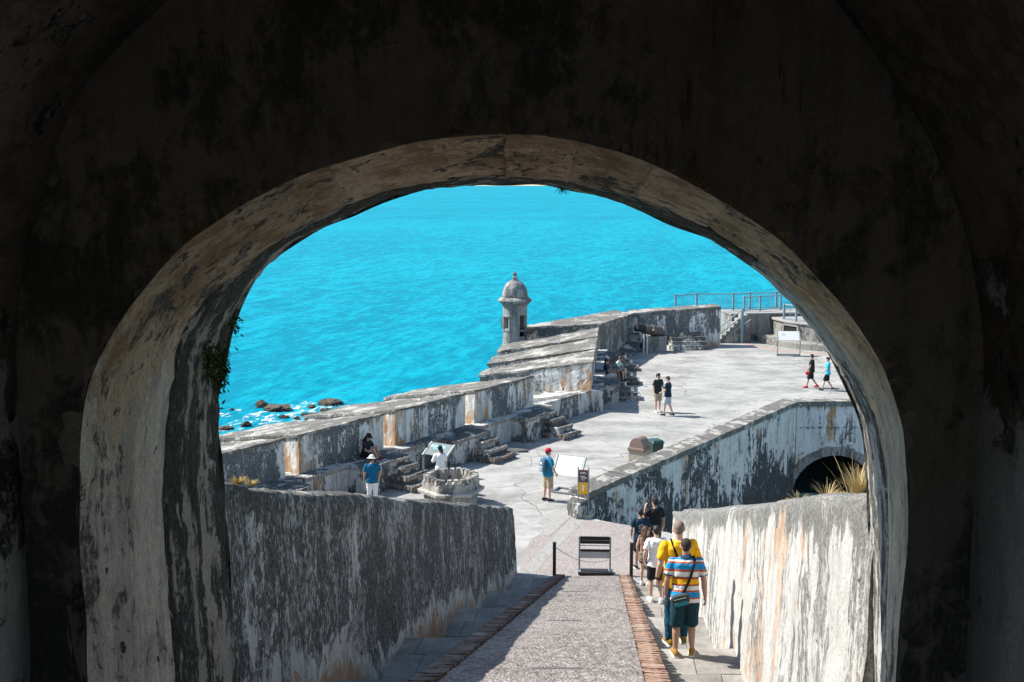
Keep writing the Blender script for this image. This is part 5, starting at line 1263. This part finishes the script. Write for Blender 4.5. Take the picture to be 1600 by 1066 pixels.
def ex_yellow(x):
    b = MB(); pts = [(-.10, .03, 1.50), (-.11, -.06, 1.482), (-.095, -.118, 1.42), (-.06, -.15, 1.32), (-.01, -.152, 1.18), (.05, -.145, 1.05)]
    b.rings([[x['T']((p[0] + dx, p[1] + dy, p[2] - dx * .35)) for dx, dy in ((-.017, -.004), (.017, -.004), (.017, .004), (-.017, .004))] for p in pts]); b.build('shoulder_strap', black_cl, x['shirt'], local=True)
    e, wv = x['arms'][-1]; k = MB(); k.tube([wv.lerp(e, .06), wv.lerp(e, .16)], [.036, .037], 14); k.build('wristwatch', M['post_black'], x['th'], local=True)
def ex_hoodie(x):
    for i in range(4):                                            # violet stroke print low on the back
        b = MB(); 
        for q in range(1):
            x0 = .045 + .024 * i; b.rings([[x['T']((x0 + dx + (z - .93) * .15, -.160 - .002 * dy - .010 * (1 - i * .2), z)) for dx, dy in ((-.004, 0), (.004, 0), (.004, -1), (-.004, -1))] for z in (.90, 1.01)])
        b.build('printed_stroke', cloth('violet print', (.22, .10, .20)), x['shirt'], local=True)
def ex_navy(x):
    T = x['T']; n = 20
    for r0, r1, col in ((.062, .080, (.42, .38, .42)), (.022, .045, (.40, .22, .26))):
        b = MB(); vs_ = []
        for k in range(n + 1):
            a = 2 * math.pi * k / n
            for r_ in (r0, r1 * (1 + .12 * math.sin(7 * a))): vs_.append(T((r_ * math.cos(a), -.141 - .006 * math.cos(a * 2), 1.27 + r_ * math.sin(a))))
        b.add(vs_, [(2 * k, 2 * k + 1, 2 * k + 3, 2 * k + 2) for k in range(n)]); b.build('back_print', cloth('print %d' % int(col[1] * 99), col), x['shirt'], local=True, thick=.004)
    b = MB(); b.add([T((sx, -.143, z)) for z in (1.13, 1.15) for sx in (-.08, .08)], [(0, 1, 3, 2)]); b.build('back_print', cloth('print 38', (.42, .38, .42)), x['shirt'], local=True, thick=.004)
def backpack(cols):
    def f(x):
        th = x['th']; bp = bpy.data.objects.new('backpack', None); C.objects.link(bp); bp.location = th.location; bp.rotation_euler = th.rotation_euler; bp.scale = th.scale
        setp(bp, 'blue and grey backpack worn by the man in the red cap', 'backpack')
        T = x['T']; b = MB(); rs = []
        for z, wx, t in ((1.0, .10, .07), (1.03, .145, .13), (1.15, .155, .16), (1.30, .15, .15), (1.42, .12, .10), (1.46, .06, .05)):
            rs.append([T((wx * math.copysign(abs(math.cos(a)) ** .6, math.cos(a)), -.125 - t * .5 + t * .5 * math.copysign(abs(math.sin(a)) ** .6, math.sin(a)), z)) for a in [2 * math.pi * q / 20 for q in range(20)]])
        b.rings(rs); b.build('bag_body', cloth('slate blue bag cloth', (.05, .11, .17)), bp, local=True, smooth=True)
        b = MB(); rs = []
        for z, wx in ((1.03, .09), (1.05, .115), (1.17, .115), (1.21, .09)): rs.append([T((wx * math.copysign(abs(math.cos(a)) ** .6, math.cos(a)), -.275 + .04 * math.copysign(abs(math.sin(a)) ** .6, math.sin(a)), z)) for a in [2 * math.pi * q / 20 for q in range(20)]])
        b.rings(rs); b.build('front_pocket', cloth('pale grey bag cloth', (.28, .32, .35)), bp, local=True, smooth=True)
        b = MB(); b.add([T((sx, -.278, z)) for z in (1.27, 1.34) for sx in (-.05, .05)], [(0, 1, 3, 2)]); b.build('patch', M['ink_white'], bp, local=True, thick=.01)
        for s_ in (-1, 1):
            b = MB(); b.tube([T((s_ * .09, -.12, 1.42)), T((s_ * .10, -.03, 1.50)), T((s_ * .115, .07, 1.46)), T((s_ * .12, .135, 1.34)), T((s_ * .14, .12, 1.16)), T((s_ * .15, -.02, 1.05)), T((s_ * .12, -.11, 1.04))], .019, 8, False, .6); b.build('shoulder_strap', cloth('pale grey bag cloth', (.28, .32, .35)), bp, local=True)
    return f
def ex_plaid(x):
    c = MB(); c.rings([x['ring'](z, rx, ry, -.01) for z, rx, ry in ((.74, .205, .165), (.88, .205, .16), (1.0, .185, .145), (1.04, .16, .125))]); c.build('waist_shirt', plaid(), x['th'], local=True, rem=.012, fold=.03)
def redthing(x):
    th = x['th']; e, wv = x['arms'][-1]; o = bpy.data.objects.new('hand_bag', None); C.objects.link(o); o.location = th.location; o.rotation_euler = th.rotation_euler; o.scale = th.scale; setp(o, 'small red bag held in the hand of the walker in black', 'bag')
    b = MB(); c = wv + Vector((0, .02, -.16)); b.ell(c, (.05, .11, .10), 14); b.build('bag_body', cloth('red cloth', (.50, .03, .02)), o, local=True, rem=.012); b = MB(); b.tube([c + Vector((0, -.05, .07)), c + Vector((0, 0, .13)), c + Vector((0, .05, .07))], .009, 6); b.build('bag_loop', cloth('red cloth', (.50, .03, .02)), o, local=True)

GW = 'people walking down beside the right wall'
person('man in a striped orange, blue, white and yellow polo shirt, back to us', (2.50, 15.22, 3.515), R(-4), 1.76, 'tan', 'buzz', 'buzz', stripes(), 'polo', cloth('dark teal shorts cloth', (.014, .045, .065)), 'knee', shoe=(.30, .17, .04), build_=1.10, vox=.010,
       La=[(-.262, -.03, 1.16), (-.275, .06, .92)], Ra=[(.258, -.03, 1.16), (.285, .03, .91)], Lg=[(-.115, .03, .48), (-.125, .01, .09)], Rg=[(.105, .05, .49), (.115, .06, .09)], head_nod=14, lean=2, extra=ex_striped, group=GW)
person('tall man in a plain yellow shirt just in front of the striped polo', (2.52, 16.05, 3.34), R(6), 1.95, 'fair', 'grey', 'buzz', cloth('bright yellow cloth', (.78, .42, .015)), 'tee', cloth('teal blue denim', (.012, .06, .10)), 'long', shoe=(.26, .15, .025), build_=1.12, vox=.011,
       La=[(-.262, -.05, 1.17), (-.275, .06, .93)], Ra=[(.262, -.04, 1.17), (.28, .06, .94)], Rg=[(.10, .10, .50), (.11, .06, .09)], head_nod=10, head_turn=-4, extra=ex_yellow, group=GW)
person('boy in a white hooded top and black shorts, third up the stair', (3.10, 22.8, 1.385), R(4), 1.68, 'fair', 'black', 'short', cloth('white jersey', (.74, .73, .74)), 'hood', black_cl, 'shorts', shoe=(.75, .74, .72), sole=(.75, .74, .72), vox=.012,
       La=[(-.26, -.06, 1.17), (-.25, .04, .95)], Ra=[(.26, -.03, 1.17), (.25, .08, .95)], Lg=[(-.10, .06, .49), (-.10, .02, .09)], Rg=[(.10, .0, .49), (.105, -.09, .10)], head_nod=8, extra=ex_hoodie, group=GW)
person('girl with long brown hair and a plaid shirt tied round her waist', (3.30, 26.2, .482), R(-28), 1.50, 'fair', 'brown', 'long', cloth('mauve brown top cloth', (.22, .13, .11)), 'sleeveless', cloth('dark denim', (.02, .035, .06)), 'short', shoe=(.65, .63, .62), female=True, vox=.013, extra=ex_plaid, head_turn=-30, group=GW)
person('boy in a navy tee with a round print on its back and black shorts', (3.47, 28.75, .004), R(6), 1.66, 'tan', 'black', 'short', cloth('navy tee cloth', (.012, .035, .06)), 'tee', black_cl, 'shorts', vox=.013, extra=ex_navy, La=[(-.25, .0, 1.17), (-.23, .10, .96)], Ra=[(.25, -.02, 1.16), (.23, .06, .93)], group=GW)
person('man in a black tee with one hand raised to his shoulder', (3.93, 29.3, .004), R(18), 1.80, 'tan', 'black', 'short', black_cl, 'tee', cloth('charcoal trouser cloth', (.03, .03, .034)), 'long', vox=.013, La=[(-.30, .06, 1.22), (-.24, .10, 1.46)], head_turn=22, group=GW)
p = on_z(856, 783); person('man in a red cap, blue tee and khaki shorts wearing a backpack', (p.x, p.y, .004), R(-58), 1.76, 'fair', 'brown', 'short', cloth('mid blue tee cloth', (.02, .17, .30)), 'tee', cloth('khaki cloth', (.36, .29, .20)), 'knee', shoe=(.03, .032, .035), vox=.012, hat=('cap', (.48, .02, .05)), extra=backpack(None),
       La=[(-.25, -.01, 1.16), (-.25, .08, .94)], Ra=[(.25, .02, 1.16), (.24, .14, .97)], Lg=[(-.10, -.02, .49), (-.105, -.08, .09)])
person('woman in a white blouse and black cap behind the turret model', (-2.42, 36.15, 0.004), R(22), 1.62, 'fair', 'black', 'ponytail', cloth('white blouse cloth', (.78, .78, .77)), 'longsleeve', cloth('cream trouser cloth', (.58, .52, .44)), 'long', shoe=(.5, .45, .4), female=True, vox=.012, hat=('cap', (.02, .02, .02)), La=[(-.25, .06, 1.20), (-.16, .25, 1.26)], Ra=[(.25, .06, 1.20), (.14, .26, 1.24)], head_turn=20)
person('person in pale bucket hat, blue tee and white trousers by the dark ramp wall', (-4.50, 34.45, .004), R(10), 1.72, 'tan', 'black', 'short', cloth('deep blue tee cloth', (.008, .10, .20)), 'tee', cloth('white trouser cloth', (.66, .65, .66)), 'long', shoe=(.5, .5, .5), build_=1.05, vox=.012, hat=('bucket hat', (.62, .60, .56)), Ra=[(.26, .03, 1.16), (.24, .16, .93)], head_turn=-25, head_nod=12)
person('woman in a black cap sitting with raised knees on the nearest firing step', (-5.02, 37.1, .96), R(-118), 1.66, 'tan', 'black', 'long', cloth('black top cloth', (.02, .022, .024)), 'tee', black_cl, 'short', shoe=(.12, .05, .06), female=True, vox=.013, hat=('cap', (.02, .02, .022)), hip=.13, shy=-.08, lean=14,
       La=[(-.25, .16, 1.20), (-.13, .42, 1.18)], Ra=[(.25, .16, 1.20), (.13, .42, 1.20)], Lg=[(-.11, .36, .46), (-.11, .50, .09)], Rg=[(.11, .38, .44), (.11, .58, .09)], head_nod=16)
person('man in dark tee and khaki shorts, left of the pair standing on open terrace', (6.68, 49.55, .004), R(-150), 1.80, 'fair', 'black', 'short', cloth('dark green tee cloth', (.025, .035, .035)), 'tee', cloth('khaki cloth', (.36, .29, .20)), 'shorts', shoe=(.42, .40, .38), vox=.014, fingers=False, head_turn=30, La=[(-.25, .02, 1.16), (-.2, .2, 1.05)])
person('man in navy tee and pale shorts, right of the pair standing on open terrace', (7.02, 48.75, .004), R(60), 1.80, 'fair', 'brown', 'short', navy_cl, 'tee', cloth('pale grey blue cloth', (.36, .40, .44)), 'shorts', shoe=(.03, .03, .03), vox=.014, fingers=False, head_nod=14, Lg=[(-.10, .10, .49), (-.105, .14, .09)], Rg=[(.10, -.04, .49), (.105, -.20, .10)], La=[(-.25, .04, 1.16), (-.2, .22, 1.06)])
person('walker in black tee and shorts with red shoes holding a red bag', (15.37, 55.7, .004), R(72), 1.74, 'tan', 'black', 'short', black_cl, 'tee', black_cl, 'knee', shoe=(.50, .03, .02), sole=(.5, .06, .05), vox=.014, fingers=False, Lg=[(-.10, .14, .50), (-.105, .22, .09)], Rg=[(.10, -.02, .49), (.105, -.30, .13)], La=[(-.26, .06, 1.17), (-.25, .18, .95)], Ra=[(.26, -.10, 1.17), (.25, -.12, .93)], head_turn=-30, extra=redthing)
person('walker in a cyan tee and black shorts following the one in black', (15.98, 54.95, .004), R(76), 1.70, 'fair', 'black', 'short', cloth('cyan tee cloth', (.06, .42, .58)), 'tee', black_cl, 'shorts', shoe=(.03, .03, .03), vox=.014, fingers=False, Lg=[(-.10, .16, .50), (-.105, .26, .09)], Rg=[(.10, -.02, .49), (.105, -.28, .13)], La=[(-.25, .05, 1.17), (-.22, .22, 1.0)], Ra=[(.25, -.05, 1.17), (.24, .05, .93)])
SIT = dict(hip=.12, shy=-.05, vox=.014, fingers=False)
GS = 'people sitting on the firing step in the shade'
person('seated person in navy tee and white shorts, nearest of the shaded trio', (4.85, 55.3, .62), R(-105), 1.72, 'tan', 'black', 'short', navy_cl, 'tee', cloth('white trouser cloth', (.66, .65, .66)), 'shorts', hat=('cap', (.03, .04, .07)), La=[(-.25, .14, 1.18), (-.16, .38, 1.08)], Ra=[(.25, .14, 1.18), (.16, .38, 1.08)], Lg=[(-.12, .44, .14), (-.12, .48, -.27)], Rg=[(.12, .44, .14), (.12, .48, -.27)], group=GS, **SIT)
person('seated person in rose red shirt and pale cap, middle of the shaded trio', (4.95, 56.3, .62), R(-100), 1.72, 'fair', 'brown', 'short', cloth('rose red cloth', (.34, .07, .09)), 'tee', cloth('charcoal trouser cloth', (.03, .03, .034)), 'shorts', hat=('cap', (.55, .62, .68)), La=[(-.25, .14, 1.18), (-.16, .38, 1.08)], Ra=[(.25, .14, 1.18), (.16, .38, 1.08)], Lg=[(-.12, .44, .14), (-.12, .50, -.27)], Rg=[(.12, .44, .14), (.12, .52, -.27)], group=GS, **SIT)
person('seated person in pale patterned shirt leaning forward, right of the shaded trio', (5.45, 56.5, .60), R(-120), 1.74, 'fair', 'brown', 'short', flowered(), 'tee', cloth('plum brown shorts cloth', (.10, .06, .07)), 'shorts', lean=18, head_nod=15, La=[(-.25, .20, 1.20), (-.10, .42, 1.10)], Ra=[(.25, .20, 1.20), (.10, .42, 1.10)], Lg=[(-.14, .42, .14), (-.14, .46, -.27)], Rg=[(.14, .42, .14), (.14, .46, -.27)], group=GS, **SIT)

# ------------------------------------------------------------------ plants on the masonry
def tuft(name, label, cat, loc, n, h, spread, mat, seed, droop=.5, hang=False, group=None, wid=.006):
    r = random.Random(seed); b = MB()
    for i in range(n):
        a = r.uniform(0, 6.283); s_ = spread * r.random() ** .6; L = h * r.uniform(.45, 1); base = Vector((math.cos(a) * s_ * .35, math.sin(a) * s_ * .35, -.03)); d = Vector((math.cos(a) * s_, math.sin(a) * s_, 0)); w_ = wid * r.uniform(.6, 1.3); sdv = Vector((-math.sin(a), math.cos(a), 0)) * w_
        pts = []
        for t in (0, .35, .7, 1): pts.append(base + d * t * (1 + droop * t) + Vector((0, 0, (-1 if hang else 1) * L * (t - droop * .45 * t * t))))
        vs_ = []; 
        for q, p in enumerate(pts): k = (1, .9, .6, .08)[q]; vs_ += [p - sdv * k, p + sdv * k]
        b.add(vs_, [(2 * q, 2 * q + 1, 2 * q + 3, 2 * q + 2) for q in range(3)])
    o = b.build(name, mat, label=label, cat=cat, group=group); o.location = loc; return o
def on_right_wall(px):
    d = ray(px, 785); 
    y = None
    for i in range(400):
        yy = 9 + i * .05; x = WRX(yy) + .42
        if abs(d.x / d.y * yy - x) < .02: y = yy; break
    y = y or 10; return Vector((WRX(y) + .42, y, 7.80 + (2.10 - 7.80) * (y - 8.72) / (27 - 8.72) + .06))
tuft('grass_tuft', 'big dry straw grass tuft on the right wall against the arch', 'grass tuft', on_right_wall(1336) + Vector((0, 0, -.02)), 300, .50, .12, M['dry_grass'], 1, .7, wid=.0025)
tuft('grass_tuft', 'thin tall dry stalks leaning left from the big grass tuft', 'grass stalks', on_right_wall(1330), 9, .80, .34, M['dry_grass'], 9, .35, wid=.003)
tuft('grass_tuft', 'pale dry tuft in front of the dark archway, middle of the right wall', 'grass tuft', on_right_wall(1290), 80, .30, .12, M['dry_grass'], 2, .6, wid=.0026)
tuft('grass_tuft', 'small sparse dry tuft farthest along the right wall', 'grass tuft', on_right_wall(1245), 34, .20, .10, M['dry_grass'], 3, .7, wid=.0035)
tuft('cushion_plant', 'yellow green cushion plant at the foot of the big grass tuft', 'plant', on_right_wall(1318), 160, .05, .10, M['yellow_moss'], 4, .6, wid=.008)
tuft('cushion_plant', 'small yellow cushion plant by the sparse tuft on the right wall', 'plant', on_right_wall(1238), 60, .05, .08, M['yellow_moss'], 5, .6, wid=.009)
def on_left_wall(px, off=-.3):
    d = ray(px, 755); best = min((abs(d.x / d.y * (9 + i * .02) - (WLX(9 + i * .02) + off)), 9 + i * .02) for i in range(900)); y = best[1]
    return Vector((WLX(y) + off, y, 7.97 + (1.80 - 7.97) * (y - 8.72) / (28.4 - 8.72) + .06))
tuft('wall_weed', 'yellow dry weeds on the left ramp wall next to the arch', 'weed', on_left_wall(372, -.5), 110, .12, .07, M['weed'], 6, .5, wid=.004)
tuft('wall_weed', 'second clump of yellow weeds on the left ramp wall', 'weed', on_left_wall(392, -.5), 70, .09, .07, M['weed'], 7, .5, wid=.004)
tuft('turret_weed', 'gold weeds growing inside the turret model', 'weed', (mx.x + .38, mx.y + .2, .55), 90, .34, .22, M['weed'], 8, .5, wid=.012)
def ferns(label, spots, seed, mat, n, sz):
    r = random.Random(seed); b = MB()
    for (c, out) in spots:
        for i in range(n):
            p = Vector(c) + Vector((r.gauss(-.01, .02), r.gauss(0, .05), r.gauss(0, .06))); d = (Vector(out) + Vector((r.gauss(0, .6), r.gauss(0, .8), r.gauss(-.3, .7)))).normalized(); L = sz * r.uniform(.5, 1.2); sdv = d.cross(Vector((r.gauss(0, 1), r.gauss(0, 1), r.gauss(0, 1)))).normalized() * L * .22
            q = p + d * L; m_ = p + d * L * .5 + Vector((0, 0, -.01)); b.add([p, m_ - sdv, q + Vector((0, 0, -L * .3)), m_ + sdv], [(0, 1, 2, 3)])
    return b.build('fern_growth', mat, label=label, cat='fern', kind='stuff')
lf = [on_y(350, 545, 8.72), on_y(347, 560, 8.7), on_y(349, 578, 8.7), on_y(345, 592, 8.68), on_y(338, 560, 8.5), on_y(330, 580, 8.4), on_y(366, 500, 8.6), on_y(340, 530, 8.55), on_y(325, 555, 8.3)]
ferns('dark green ferns hanging from the left reveal of the arch', [(p, (.5, .3, -.3)) for p in lf], 3, M['fern'], 130, .04)
cf = [on_y(868, 297, 8.72), on_y(880, 300, 8.72), on_y(895, 303, 8.72)]
tuft('hanging_weed', 'tiny weeds hanging from the crown of the arch', 'weed', on_y(878, 291, 8.70) + Vector((0, 0, .035)), 26, .10, .05, M['fern'], 4, .4, hang=True, wid=.004)
